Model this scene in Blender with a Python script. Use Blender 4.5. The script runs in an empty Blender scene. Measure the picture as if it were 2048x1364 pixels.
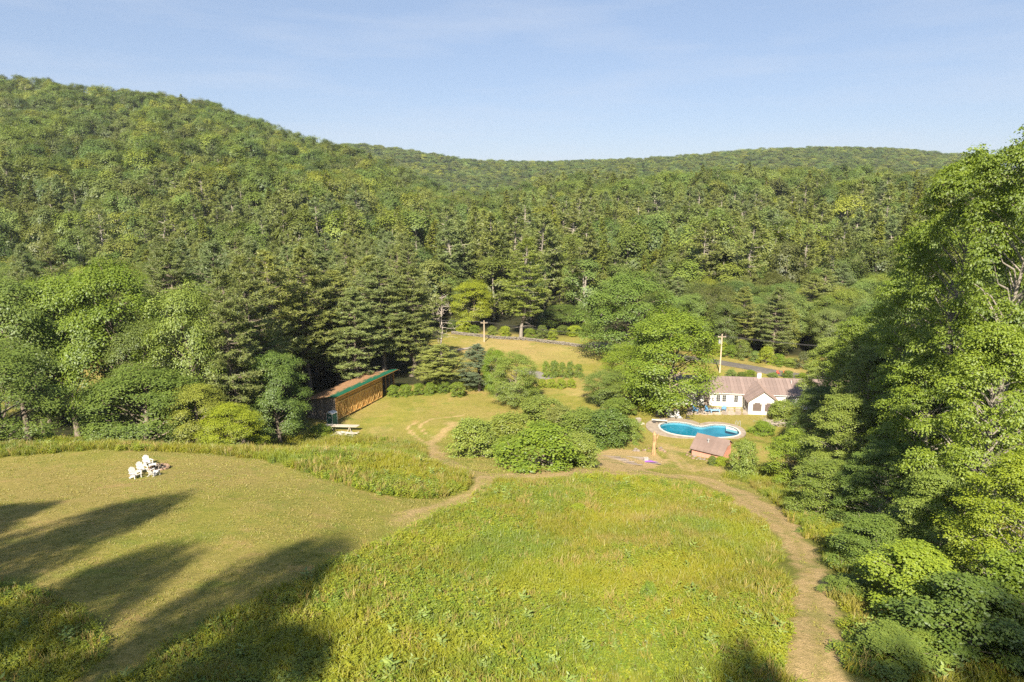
import bpy, math, time
import numpy as np
from math import radians, sin, cos, tan, pi
T0 = time.time()
RNG = np.random.default_rng(7)
scn = bpy.context.scene
COL = scn.collection

# ------------------------------------------------------------------ camera
CAMZ, PITCH, F = 36.0, radians(12.0), 1366.0
cd = bpy.data.cameras.new('camera'); cam = bpy.data.objects.new('camera', cd); COL.objects.link(cam)
cam.location = (0, 0, CAMZ); cam.rotation_euler = (pi/2 - PITCH, 0, 0)
cd.sensor_width = 36; cd.lens = 36*F/2048; cd.clip_start = 0.5; cd.clip_end = 20000
scn.camera = cam

# ------------------------------------------------------------------ sky, sun, exposure
SUN_EL, SUN_AZ = radians(38), radians(191)      # azimuth clockwise from +Y of the direction TOWARDS the sun
w = bpy.data.worlds.new('World'); scn.world = w; w.use_nodes = True
nt = w.node_tree; nt.nodes.clear()
wo = nt.nodes.new('ShaderNodeOutputWorld'); bg = nt.nodes.new('ShaderNodeBackground')
sky = nt.nodes.new('ShaderNodeTexSky'); sky.sky_type = 'NISHITA'; sky.sun_disc = False
sky.sun_elevation = SUN_EL; sky.sun_rotation = SUN_AZ; sky.altitude = 300; sky.air_density = 1.0; sky.dust_density = 0.6; sky.ozone_density = 2.5
bg.inputs['Strength'].default_value = 0.0495
# faint high cloud streaks, the same in every direction
tc = nt.nodes.new('ShaderNodeTexCoord'); mp = nt.nodes.new('ShaderNodeMapping'); mp.inputs['Scale'].default_value = (2.2, 2.2, 16)
mp.inputs['Rotation'].default_value = (0.05, -0.06, 0)
ns = nt.nodes.new('ShaderNodeTexNoise'); ns.inputs['Scale'].default_value = 1.6; ns.inputs['Detail'].default_value = 7; ns.inputs['Roughness'].default_value = 0.55
rm = nt.nodes.new('ShaderNodeMapRange'); rm.inputs['From Min'].default_value = .46; rm.inputs['From Max'].default_value = .72; rm.inputs['To Max'].default_value = 0.30
mx = nt.nodes.new('ShaderNodeMix'); mx.data_type = 'RGBA'
nt.links.new(tc.outputs['Generated'], mp.inputs['Vector']); nt.links.new(mp.outputs[0], ns.inputs['Vector']); nt.links.new(ns.outputs[0], rm.inputs[0])
nt.links.new(rm.outputs[0], mx.inputs[0]); tn = nt.nodes.new('ShaderNodeMix'); tn.data_type = 'RGBA'; tn.blend_type = 'MULTIPLY'; tn.inputs[0].default_value = 1; tn.inputs[7].default_value = (1.06, .95, .97, 1); nt.links.new(sky.outputs[0], tn.inputs[6]); fl_ = nt.nodes.new('ShaderNodeMix'); fl_.data_type = 'RGBA'; fl_.inputs[0].default_value = .5; fl_.inputs[7].default_value = (3.3, 4.5, 6.4, 1); nt.links.new(tn.outputs[2], fl_.inputs[6]); nt.links.new(fl_.outputs[2], mx.inputs[6]); mx.inputs[7].default_value = (5.4, 5.9, 6.8, 1)
nt.links.new(mx.outputs[2], bg.inputs['Color']); nt.links.new(bg.outputs[0], wo.inputs[0])
sl = bpy.data.lights.new('sun', 'SUN'); sl.energy = 5.0; sl.angle = radians(0.55); sl.color = (1.0, 0.90, 0.74)
so = bpy.data.objects.new('sun', sl); COL.objects.link(so)
so.rotation_euler = (pi/2 - SUN_EL, 0, pi - SUN_AZ)
scn.view_settings.view_transform = 'Standard'; scn.view_settings.look = 'None'
scn.view_settings.gamma = 1; scn.view_settings.use_curve_mapping = False
scn.view_settings.exposure = 1.43
scn.render.engine = 'CYCLES'
cy = scn.cycles
cy.max_bounces = 6; cy.diffuse_bounces = 3; cy.glossy_bounces = 3; cy.transmission_bounces = 4; cy.transparent_max_bounces = 8
cy.use_denoising = False; cy.caustics_reflective = False; cy.caustics_refractive = False

# ------------------------------------------------------------------ terrain
def sm(a, b, x):
    t = np.clip((np.asarray(x, float)-a)/(b-a), 0, 1); return t*t*(3-2*t)
def smooth_table(xs, ys, lo, hi, width, n=1200):
    g = np.linspace(lo, hi, n); v = np.interp(g, xs, ys)
    k = max(3, int(width/(hi-lo)*n) | 1); kern = np.hanning(k+2)[1:-1]; kern /= kern.sum()
    pad = k//2
    v = np.convolve(np.concatenate([v[0]+(v[0]-v[1])*np.arange(pad, 0, -1), v, v[-1]+(v[-1]-v[-2])*np.arange(1, pad+1)]), kern, 'valid')
    return g, v
TC = smooth_table([-60, 0, 22, 62, 77, 90, 100, 110, 400], [21, 20, 18, 9, 4.6, 1.7, .5, 0, 0], -60, 400, 12)
TR = smooth_table([-60, 0, 22, 40, 62, 77, 88, 97, 400], [21, 20, 18, 12.6, 7.0, 3.2, 1.2, .45, .1], -60, 400, 11)
TL = smooth_table([-60, 0, 22, 57, 64, 71, 84, 97, 400], [21, 20, 18, 12.3, 11.4, 8.6, 3.0, .3, 0], -60, 400, 7)
px2t = lambda p: (np.asarray(p, float)-1024)/F
RPX = [-400, 0, 120, 250, 430, 520, 600, 680, 760, 830, 900, 1000, 1100, 1200, 1400, 1600, 1700, 1870, 2048, 2500]
RPY = [150, 152, 160, 182, 205, 235, 268, 290, 303, 322, 345, 345, 332, 325, 325, 320, 314, 326, 330, 330]
RD = [640, 640, 640, 640, 640, 620, 600, 580, 560, 540, 500, 480, 470, 460, 450, 440, 440, 430, 420, 400]
RT, RDIST = smooth_table(px2t(RPX), RD, -1.1, 1.1, .12)
_, RPYS = smooth_table(px2t(RPX), RPY, -1.1, 1.1, .05)
FPX = [-400, 600, 740, 850, 950, 1090, 1200, 1290, 1400, 1500, 1650, 1750, 1870, 2048, 2500]
FPY = [330, 305, 298, 314, 330, 334, 330, 326, 318, 309, 305, 308, 318, 326, 330]
_, FPYS = smooth_table(px2t(FPX), FPY, -1.1, 1.1, .05)
def elev(py): return CAMZ + 0*py
def z_at(py, y):
    a = np.arctan((682-py)/F) - PITCH
    return CAMZ + y*np.tan(a)
FARY = 1600.0
def rz(x, y, x0, y0, r0, r1):    # 1 inside, 0 outside
    return 1 - sm(r0, r1, np.hypot(x-x0, y-y0))
def hmap(x, y):
    x = np.asarray(x, float); y = np.asarray(y, float)
    yc = np.clip(y, -60, 400)
    wl = 1 - sm(-19, -3, x); wr = sm(6, 24, x)
    c = np.interp(yc, *TC); l = np.interp(yc, *TL); r = np.interp(yc, *TR)
    z = l*wl + r*wr + c*(1-wl-wr)
    z = z + 0.35*np.sin(x*.13+1.3)*np.sin(y*.11)*(1-sm(70, 100, y)) + .12*np.sin(x*.41)*np.sin(y*.37+1)
    # flat pads
    for (x0, y0, zz, r0, r1) in PADS:
        k = rz(x, y, x0, y0, r0, r1); z = z*(1-k)+zz*k
    t = np.clip(x/np.maximum(y, 60), -1.09, 1.09)
    R = np.interp(t, RT, RDIST); ZR = z_at(np.interp(t, RT, RPYS), R) - 23 - 9*sm(-.32, -.1, t) - 8*np.exp(-((t+.05)/.09)**2)
    ystart = 196 - 25*sm(0.1, .5, t)
    s = (y-ystart)/(R-ystart)
    base = 0.3
    zf = base + (ZR-base)*np.clip(s, 0, 1)**1.08
    zf = zf - 14*sm(1, 1.5, s)
    rough = (2.6*np.sin(x*.021+y*.013)+2.0*np.sin(x*.047-y*.031+2)+1.3*np.sin(x*.11+y*.08))*sm(0.03, .3, s)*(1-sm(.85, 1, s))
    zf = zf + rough
    F_ = z_at(np.interp(t, RT, FPYS), FARY) - 13
    zf = np.where(s > 1.5, zf + (F_-zf)*sm(R*1.5, FARY, y), zf)
    zf = np.where(y > FARY, F_ - (y-FARY)*.12, zf)
    k = sm(ystart-8, ystart+6, y)
    z = z*(1-k) + zf*k
    return z
PADS = [(33.5, 99.5, .62, 9.5, 15), (45, 116, 0.0, 16, 24), (34, 89.8, 1.25, 3.5, 6.5)]
def hz(x, y): return float(hmap(x, y))
def ray(px, py):
    cx, cyy = (px-1024)/F, (682-py)/F
    return np.array([cx, cos(PITCH)+cyy*sin(PITCH), -sin(PITCH)+cyy*cos(PITCH)])
def G(px, py, z=None):
    """ground point seen at a pixel of the 2048-wide photograph"""
    d = ray(px, py)
    if z is not None:
        t = (z-CAMZ)/d[2]; return (d[0]*t, d[1]*t, z)
    t = np.arange(12, 420, .25); X, Y, Z = d[0]*t, d[1]*t, CAMZ+d[2]*t
    b = Z < hmap(X, Y)
    i = int(np.argmax(b)) if b.any() else len(t)-1
    return (float(X[i]), float(Y[i]), float(hmap(X[i], Y[i])))
def at_depth(px, py, y):
    d = ray(px, py); t = y/d[1]; return (d[0]*t, y, CAMZ+d[2]*t)
def to_px(x, y, z):
    dz = z-CAMZ; f = y*cos(PITCH)-dz*sin(PITCH); u = y*sin(PITCH)+dz*cos(PITCH)
    return 1024+F*x/f, 682-F*u/f
def inpoly(x, y, P):
    x = np.asarray(x); y = np.asarray(y); r = np.zeros(x.shape, bool); P = np.asarray(P)
    j = len(P)-1
    for i in range(len(P)):
        xi, yi, xj, yj = P[i][0], P[i][1], P[j][0], P[j][1]
        c = ((yi > y) != (yj > y)) & (x < (xj-xi)*(y-yi)/(yj-yi+1e-12)+xi); r ^= c; j = i
    return r
def polydist(x, y, P, closed=True):
    P = np.asarray(P)[:, :2]; d = np.full(np.shape(x), 1e9); n = len(P)
    for i in range(n if closed else n-1):
        a, b = P[i], P[(i+1) % n]; ab = b-a; L = max(1e-9, ab@ab)
        t = np.clip(((x-a[0])*ab[0]+(y-a[1])*ab[1])/L, 0, 1)
        d = np.minimum(d, np.hypot(x-a[0]-t*ab[0], y-a[1]-t*ab[1]))
    return d
def gp(pts): return [G(*p)[:2] for p in pts]
def vnoise(x, y, s, seed=0):
    """cheap smooth value noise 0..1"""
    x = np.asarray(x, float)/s+seed*17.3; y = np.asarray(y, float)/s-seed*9.1
    xi, yi = np.floor(x), np.floor(y); fx, fy = x-xi, y-yi; fx = fx*fx*(3-2*fx); fy = fy*fy*(3-2*fy)
    h = lambda a, b: np.modf(np.abs(np.sin(a*127.1+b*311.7+seed)*43758.5453))[0]
    return (h(xi, yi)*(1-fx)+h(xi+1, yi)*fx)*(1-fy)+(h(xi, yi+1)*(1-fx)+h(xi+1, yi+1)*fx)*fy
def fbm(x, y, s, seed=0): return .55*vnoise(x, y, s, seed)+.3*vnoise(x, y, s*.45, seed+3)+.15*vnoise(x, y, s*.2, seed+5)

# ------------------------------------------------------------------ mesh helpers
def tag(o, label=None, cat=None, group=None, kind=None):
    if label: o['label'] = label
    if cat: o['category'] = cat
    if group: o['group'] = group
    if kind: o['kind'] = kind
    return o
def link(name, data, parent=None, loc=None):
    o = bpy.data.objects.new(name, data); COL.objects.link(o)
    if parent is not None: o.parent = parent
    if loc is not None: o.location = loc
    return o
def empty(name, loc, rz_=0, label=None, cat=None, group=None, scale=None):
    o = link(name, None, None, loc); o.rotation_euler = (0, 0, rz_); o.empty_display_size = .3
    if scale: o.scale = scale
    return tag(o, label, cat, group)
def fastmesh(name, V, Q, mats, midx=None, tint=None, smooth=False, Tris=None):
    V = np.asarray(V, np.float32); me = bpy.data.meshes.new(name)
    Q = np.asarray(Q, np.int32).reshape(-1, 4) if Q is not None and len(Q) else np.zeros((0, 4), np.int32)
    T = np.asarray(Tris, np.int32).reshape(-1, 3) if Tris is not None and len(Tris) else np.zeros((0, 3), np.int32)
    me.vertices.add(len(V)); me.vertices.foreach_set('co', V.ravel())
    nl = Q.size+T.size; me.loops.add(nl); me.loops.foreach_set('vertex_index', np.concatenate([Q.ravel(), T.ravel()]))
    nf = len(Q)+len(T); me.polygons.add(nf)
    me.polygons.foreach_set('loop_start', np.concatenate([np.arange(len(Q))*4, Q.size+np.arange(len(T))*3]).astype(np.int32))
    for m in mats: me.materials.append(m)
    if midx is not None: me.polygons.foreach_set('material_index', np.asarray(midx, np.int32))
    me.polygons.foreach_set('use_smooth', np.full(nf, smooth))
    if tint is not None:
        a = me.attributes.new('tint', 'FLOAT', 'FACE'); a.data.foreach_set('value', np.asarray(tint, np.float32))
    me.update(calc_edges=True)
    return me
class MB:
    """collects simple solids, links them as one mesh object"""
    def __init__(s): s.v = []; s.f = []; s.m = []
    def add(s, vs, fs, m=0):
        n = len(s.v); s.v += [tuple(map(float, v)) for v in vs]; s.f += [tuple(i+n for i in f) for f in fs]; s.m += [m]*len(fs); return s
    def box(s, c, d, rz_=0, m=0, rx=0, ry=0, bev=0):
        hx, hy, hh = d[0]/2, d[1]/2, d[2]/2
        P = [(x, y, z) for z in (-hh, hh) for y in (-hy, hy) for x in (-hx, hx)]
        from mathutils import Euler
        R = Euler((rx, ry, rz_)).to_matrix()
        vs = []
        for p in P:
            q = R @ __import__('mathutils').Vector(p); vs.append((q[0]+c[0], q[1]+c[1], q[2]+c[2]))
        return s.add(vs, [(0, 2, 3, 1), (4, 5, 7, 6), (0, 1, 5, 4), (2, 6, 7, 3), (0, 4, 6, 2), (1, 3, 7, 5)], m)
    def bar(s, a, b, w_, t_=None, m=0, up=(0, 0, 1)):
        a, b = np.array(a, float), np.array(b, float); t_ = t_ or w_
        d = b-a; L = np.linalg.norm(d); d /= L; u = np.array(up, float)
        if abs(d@u) > .97: u = np.array([1., 0, 0])
        r = np.cross(d, u); r /= np.linalg.norm(r); u = np.cross(r, d)
        vs = [p+r*x*w_/2+u*z*t_/2 for p in (a, b) for x, z in ((-1, -1), (1, -1), (1, 1), (-1, 1))]
        return s.add(vs, [(0, 1, 2, 3), (7, 6, 5, 4), (0, 4, 5, 1), (1, 5, 6, 2), (2, 6, 7, 3), (3, 7, 4, 0)], m)
    def tube(s, pts, rad, n=8, m=0, cap=True):
        pts = [np.array(p, float) for p in pts]; k = len(pts)
        rad = rad if hasattr(rad, '__len__') else [rad]*k; vs = []; prev = None
        for i, p in enumerate(pts):
            d = pts[min(i+1, k-1)]-pts[max(i-1, 0)]; d /= np.linalg.norm(d)+1e-9
            if prev is None: prev = np.cross(d, (0, 0, 1)) if abs(d[2]) < .9 else np.cross(d, (1, 0, 0))
            r = prev-d*(prev@d); r /= np.linalg.norm(r); u = np.cross(d, r); prev = r
            for j in range(n):
                a = 2*pi*j/n; vs.append(p+(r*cos(a)+u*sin(a))*rad[i])
        fs = [(i*n+j, i*n+(j+1) % n, (i+1)*n+(j+1) % n, (i+1)*n+j) for i in range(k-1) for j in range(n)]
        if cap: fs += [tuple(range(n-1, -1, -1)), tuple((k-1)*n+j for j in range(n))]
        return s.add(vs, fs, m)
    def prism(s, prof, axis_a, axis_b, m=0):
        """profile polygon (list of 3D pts at a) extruded by vector b"""
        n = len(prof); A = [np.array(p, float) for p in prof]; B = [p+np.array(axis_b, float) for p in A]
        return s.add(A+B, [tuple(range(n-1, -1, -1)), tuple(range(n, 2*n))]+[(i, (i+1) % n, n+(i+1) % n, n+i) for i in range(n)], m)
    def rock(s, c, r, rng, m=0):
        import bmesh
        bm = bmesh.new(); bmesh.ops.create_icosphere(bm, subdivisions=1, radius=1)
        vs = [(c[0]+v.co.x*r[0]*rng.uniform(.75, 1.2), c[1]+v.co.y*r[1]*rng.uniform(.75, 1.2), c[2]+v.co.z*r[2]*rng.uniform(.75, 1.2)) for v in bm.verts]
        fs = [tuple(v.index for v in f.verts) for f in bm.faces]; bm.free()
        return s.add(vs, fs, m)
    def build(s, name, mats, parent=None, loc=None, smooth=False, bevel=0):
        me = bpy.data.meshes.new(name); me.from_pydata(s.v, [], s.f)
        for m in (mats if isinstance(mats, (list, tuple)) else [mats]): me.materials.append(m)
        me.polygons.foreach_set('material_index', s.m)
        if smooth: me.polygons.foreach_set('use_smooth', [True]*len(s.f))
        me.update(); o = link(name, me, parent, loc)
        if bevel:
            b = o.modifiers.new('bevel', 'BEVEL'); b.width = bevel; b.segments = 1; b.limit_method = 'ANGLE'
        return o
def copy_tree(o, parent=None):
    c = o.copy(); COL.objects.link(c); c.parent = parent
    for ch in list(o.children): copy_tree(ch, c)
    return c

# ------------------------------------------------------------------ materials
def newmat(name, rough=.9, spec=.2):
    m = bpy.data.materials.new(name); m.use_nodes = True; n = m.node_tree; b = n.nodes['Principled BSDF']
    b.inputs['Roughness'].default_value = rough; b.inputs['Specular IOR Level'].default_value = spec
    return m, n, b
def N(n, t, **kw):
    x = n.nodes.new(t)
    for k, v in kw.items():
        if k in x.inputs: x.inputs[k].default_value = v
        else: setattr(x, k, v)
    return x
def noise(n, scale, detail=4, vec=None, rough=.55, mapscale=None):
    x = N(n, 'ShaderNodeTexNoise', Scale=scale, Detail=detail, Roughness=rough)
    if vec is None:
        g = N(n, 'ShaderNodeNewGeometry'); vec = g.outputs['Position']
    if mapscale:
        m = N(n, 'ShaderNodeMapping'); m.inputs['Scale'].default_value = mapscale; n.links.new(vec, m.inputs[0]); vec = m.outputs[0]
    n.links.new(vec, x.inputs['Vector']); return x.outputs['Fac']
def ramp(n, fac, stops):
    r = N(n, 'ShaderNodeValToRGB'); e = r.color_ramp.elements
    while len(e) < len(stops): e.new(.5)
    for i, (p, c) in enumerate(stops): e[i].position = p; e[i].color = (*c, 1)
    n.links.new(fac, r.inputs[0]); return r.outputs[0]
def mixc(n, f, a, b, mode='MIX'):
    x = N(n, 'ShaderNodeMix', data_type='RGBA', blend_type=mode)
    for s, v in ((0, f), (6, a), (7, b)):
        if hasattr(v, 'is_linked'): n.links.new(v, x.inputs[s])
        elif isinstance(v, (tuple, list)): x.inputs[s].default_value = (*v, 1)[:4]
        else: x.inputs[s].default_value = v
    return x.outputs[2]
def mathn(n, op, a, b=0, c=None):
    x = N(n, 'ShaderNodeMath', operation=op)
    for i, v in enumerate((a, b, c)):
        if v is None: continue
        if hasattr(v, 'is_linked'): n.links.new(v, x.inputs[i])
        else: x.inputs[i].default_value = v
    return x.outputs[0]
def rng_(n, v, a, b, c=0, d=1):
    x = N(n, 'ShaderNodeMapRange'); n.links.new(v, x.inputs[0])
    for i, q in enumerate((a, b, c, d)): x.inputs[i+1].default_value = q
    return x.outputs[0]
def bump(n, b, h, strength=.5, dist=.05):
    x = N(n, 'ShaderNodeBump', Strength=strength, Distance=dist); n.links.new(h, x.inputs['Height']); n.links.new(x.outputs[0], b.inputs['Normal'])
def simple(name, col, rough=.8, var=.15, scale=3, spec=.2, mapscale=None, metal=0, bumpd=0, obj=True):
    m, n, b = newmat(name, rough, spec); b.inputs['Metallic'].default_value = metal
    tcn = N(n, 'ShaderNodeTexCoord')
    f = noise(n, scale, 5, tcn.outputs['Object'], mapscale=mapscale)
    c = ramp(n, f, [(.3, tuple(x*(1-var) for x in col)), (.7, tuple(min(1, x*(1+var)) for x in col))])
    oi = N(n, 'ShaderNodeObjectInfo'); h = N(n, 'ShaderNodeHueSaturation'); n.links.new(c, h.inputs['Color'])
    n.links.new(rng_(n, oi.outputs['Random'], 0, 1, 1-var, 1+var), h.inputs['Value']); n.links.new(h.outputs[0], b.inputs['Base Color'])
    if bumpd: bump(n, b, f, .6, bumpd)
    return m
def leafmat(name, cols, trans=.35, objvar=(.75, 1.25), tintvar=(.72, 1.28), patch=None):
    """foliage: a colour per tree (object random), light and dark leaves (tint), a little light through"""
    m = bpy.data.materials.new(name); m.use_nodes = True; n = m.node_tree; n.nodes.clear()
    out = N(n, 'ShaderNodeOutputMaterial'); oi = N(n, 'ShaderNodeObjectInfo')
    cols = cols*2 if len(cols) == 1 else cols
    c = ramp(n, oi.outputs['Random'], [(i/(len(cols)-1) if len(cols) > 1 else 0, k) for i, k in enumerate(cols)])
    r2 = mathn(n, 'FRACT', mathn(n, 'MULTIPLY', oi.outputs['Random'], 37.7))
    at = N(n, 'ShaderNodeAttribute', attribute_name='tint')
    v = mathn(n, 'MULTIPLY', rng_(n, r2, 0, 1, *objvar), rng_(n, at.outputs['Fac'], 0, 1, *tintvar))
    h = N(n, 'ShaderNodeHueSaturation'); n.links.new(c, h.inputs['Color']); n.links.new(v, h.inputs['Value'])
    n.links.new(rng_(n, at.outputs['Fac'], 0, 1, .512, .488), h.inputs['Hue'])
    c = h.outputs[0]
    if patch:
        for (seed_scale, col, lo, hi, amt) in patch:
            f = noise(n, seed_scale, 3)
            c = mixc(n, rng_(n, f, lo, hi, 0, amt), c, col)
    d = N(n, 'ShaderNodeBsdfDiffuse', Roughness=.6); t = N(n, 'ShaderNodeBsdfTranslucent'); g = N(n, 'ShaderNodeBsdfGlossy', Roughness=.55)
    n.links.new(c, d.inputs[0])
    hy = mixc(n, 1.0, c, (1.15, 1.2, .55), 'MULTIPLY'); n.links.new(hy, t.inputs[0])
    g.inputs[0].default_value = (.9, .95, 1, 1)
    a = N(n, 'ShaderNodeMixShader', Fac=trans); n.links.new(d.outputs[0], a.inputs[1]); n.links.new(t.outputs[0], a.inputs[2])
    b = N(n, 'ShaderNodeMixShader', Fac=.035); n.links.new(a.outputs[0], b.inputs[1]); n.links.new(g.outputs[0], b.inputs[2])
    n.links.new(b.outputs[0], out.inputs[0]); return m
def srgb(r, g, b):
    f = lambda v: (v/255/12.92 if v/255 <= .04045 else ((v/255+.055)/1.055)**2.4); return (f(r), f(g), f(b))

M = {}
M['broad'] = leafmat('broadleaf_foliage', [(.120, .175, .028), (.180, .220, .030), (.110, .175, .042), (.225, .250, .030), (.145, .165, .044), (.160, .225, .050), (.085, .135, .028), (.150, .185, .030)], .32, (.66, 1.25))
M['bright'] = leafmat('bright_foliage', [(.160, .235, .019), (.192, .256, .021)], .38, (.9, 1.12))
M['yellow'] = leafmat('yellow_green_foliage', [(.240, .310, .018), (.280, .320, .020)], .38, (.9, 1.1))
M['olive'] = leafmat('olive_foliage', [(.175, .235, .036), (.210, .255, .042)], .32, (.85, 1.1))
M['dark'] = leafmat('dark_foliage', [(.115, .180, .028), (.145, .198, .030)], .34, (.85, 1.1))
M['pine'] = leafmat('pine_needles', [(.165, .205, .056), (.195, .220, .048), (.155, .205, .072), (.215, .238, .052)], .24, (.85, 1.15))
M['spruce'] = leafmat('spruce_needles', [(.145, .180, .028), (.180, .200, .028), (.135, .175, .038)], .24, (.8, 1.15))
M['blue'] = leafmat('blue_spruce_needles', [(.125, .165, .085)], .2, (1, 1))
M['bark'] = simple('grey_brown_bark', (.17, .14, .11), .95, .35, 6, mapscale=(3, 3, .5), bumpd=.03)
M['paleb'] = simple('pale_weathered_bark', (.27, .24, .20), .95, .25, 6, mapscale=(3, 3, .5), bumpd=.02)
M['snag'] = simple('dead_grey_wood', (.27, .235, .20), .95, .25, 6, mapscale=(3, 3, .5))

# ------------------------------------------------------------------ tree builders
def unit(a): return a/(np.linalg.norm(a, axis=-1, keepdims=True)+1e-9)
def leaf_quads(P, Nn, T, L, W, fold=0.0):
    """one kite-shaped leaf per point: base, two sides, tip"""
    T = unit(T - Nn*(T*Nn).sum(-1, keepdims=True)); B = np.cross(Nn, T)
    L = L[:, None]; W = W[:, None]
    a = P; b = P+T*L*.45+B*W*.5-Nn*fold*L; c = P+T*L; d = P+T*L*.45-B*W*.5-Nn*fold*L
    V = np.stack([a, b, c, d], 1).reshape(-1, 3)
    return V
def tube_mesh(paths, n=5):
    """paths: list of (pts(k,3), radii(k)); returns V,Q"""
    V, Q, o = [], [], 0
    for pts, rad in paths:
        pts = np.asarray(pts, float); k = len(pts)
        d = np.gradient(pts, axis=0); d = unit(d)
        ref = np.where(np.abs(d[:, 2:3]) < .9, np.array([[0, 0, 1.]]), np.array([[1., 0, 0]]))
        ref = np.repeat(ref[:1], k, 0)
        r = unit(np.cross(d, ref)); u = np.cross(d, r)
        a = np.arange(n)*2*pi/n
        ring = pts[:, None, :]+(r[:, None, :]*np.cos(a)[None, :, None]+u[:, None, :]*np.sin(a)[None, :, None])*np.asarray(rad)[:, None, None]
        V.append(ring.reshape(-1, 3))
        i = np.arange(k-1)[:, None]*n; j = np.arange(n)[None, :]; j2 = (j+1) % n
        Q.append(np.stack([i+j, i+j2, i+n+j2, i+n+j], -1).reshape(-1, 4)+o); o += k*n
    return np.concatenate(V), np.concatenate(Q)
def bend(a, b, rng, k=5, sag=.1, wob=.05):
    a, b = np.asarray(a, float), np.asarray(b, float); t = np.linspace(0, 1, k)[:, None]; L = np.linalg.norm(b-a)
    off = rng.normal(0, wob*L, (k, 3)); off[0] = off[-1] = 0
    p = a+(b-a)*t; p[:, 2] += (np.sin(t[:, 0]*pi)*sag*L); return p+off

def broadleaf(seed, H=16., R=5.2, zb=.16, nlobe=26, nsub=13, nleaf=11, leaf=.42, rsub=.62, flat=.55, form='round', openness=.0, trunk_r=.26, shell=.62, fold=0, droop=.25, nbr=None, nz=.42, nout=0., lrk=None):
    """returns (trunk V,Q), (crown V,Q,tint)"""
    rng = np.random.default_rng(seed)
    lobes = []; lr = R*(lrk or (.36 if nlobe > 20 else .44))
    g = (1+5**.5)/2
    for i in range(nlobe):
        h = (i+.5)/nlobe                                     # low to high
        hh = h**.85
        if form == 'round': prof = np.sqrt(max(0, 1-((hh-.42)/.62)**2))
        elif form == 'tall': prof = .8*np.sqrt(max(0, 1-((hh-.45)/.6)**2))+.1
        elif form == 'vase': prof = (.35+.75*hh)*np.sqrt(max(.05, 1-((hh-.5)/.56)**4))
        elif form == 'cone': prof = (1-hh)**.7*1.0+.06
        else: prof = np.sqrt(max(.04, 1-hh**2.2))            # dome
        a = i*2*pi/g+rng.normal(0, .35)
        rr = R*prof*rng.uniform(shell, 1.0)*(1-lr/R*.6)
        lobes.append((cos(a)*rr, sin(a)*rr, H*(zb+(1-zb)*hh*.93)+rng.normal(0, H*.015), lr*rng.uniform(.7, 1.25)))
    if form not in ('cone',):
        for k in range(max(3, nlobe//7)): lobes.append((rng.normal(0, R*.18), rng.normal(0, R*.18), H*rng.uniform(.82, .95), lr*rng.uniform(.7, 1.0)))
    lobes = np.array(lobes); nl = len(lobes)
    # trunk and limbs
    top = H*.86; tk = 7; tz = np.linspace(0, top, tk)
    tp = np.stack([rng.normal(0, .02*H, tk)*np.linspace(0, 1, tk), rng.normal(0, .02*H, tk)*np.linspace(0, 1, tk), tz], 1)
    tr = trunk_r*(1-np.linspace(0, 1, tk))**.8+.03; tr[0] *= 1.35
    paths = [(tp, tr)]
    for l in lobes[:nbr] if nbr else lobes:
        ht = max(H*.12, min(top*.95, l[2]-np.hypot(l[0], l[1])*rng.uniform(.5, .9)))
        s = np.array([np.interp(ht, tz, tp[:, 0]), np.interp(ht, tz, tp[:, 1]), ht])
        r0 = np.interp(ht, tz, tr)*.5
        p = bend(s, l[:3], rng, 5, .06, .03); paths.append((p, np.linspace(r0, .02, 5)))
    # sub clumps on the lobes' shells
    d = unit(rng.normal(size=(nl, nsub, 3))); outw = unit(np.concatenate([lobes[:, :2], np.full((nl, 1), R*.35)], 1))[:, None, :]
    d = unit(d+outw*.75+np.array([0, 0, .25])); d[..., 2] = np.where(d[..., 2] < -.3, -d[..., 2]*.3, d[..., 2])
    sc = lobes[:, None, :3]+d*lobes[:, 3][:, None, None]*rng.uniform(.55, 1.12, (nl, nsub, 1))*np.array([1, 1, .8])
    keep = rng.random((nl, nsub)) > openness
    sc = sc[keep]; sd = d[keep]; ns_ = len(sc)
    ctint = rng.uniform(0, 1, ns_)
    off = rng.normal(size=(ns_, nleaf, 3))*rsub*np.array([1, 1, flat])*.62
    P = (sc[:, None]+off)
    # leaves droop at the rim of each clump so that it reads as a little roof
    rad = np.linalg.norm(off[..., :2], axis=-1); P[..., 2] -= droop*rad**2/max(rsub, .1)
    nrm = unit(sd[:, None]*.55+np.array([0, 0, .75])+off/rsub*.45+rng.normal(size=off.shape)*nz+nout*unit(P-np.array([0, 0, H*(zb+.5*(1-zb))]))*1.0)
    tan_ = unit(off*np.array([1, 1, .2])+sd[:, None]*.4+rng.normal(size=off.shape)*.4-np.array([0, 0, .12]))
    m = P.reshape(-1, 3); k = len(m)
    s = leaf*rng.uniform(.7, 1.3, k)
    V = leaf_quads(m, nrm.reshape(-1, 3), tan_.reshape(-1, 3), s, s*rng.uniform(.55, .8, k), fold)
    tint = np.clip(np.repeat(ctint, nleaf)*.5+rng.random(k)*.5, 0, 1)
    if nbr is None or nbr:
        for i in rng.choice(ns_, min(ns_, 60), replace=False):
            j = np.argmin(np.linalg.norm(lobes[:, :3]-sc[i], axis=1)); paths.append((bend(lobes[j, :3], sc[i], rng, 3, .02, .05), np.array([.03, .02, .01])))
    TV, TQ = tube_mesh(paths, 6)
    return (TV, TQ), (V, np.arange(len(V)).reshape(-1, 4), tint)

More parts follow.
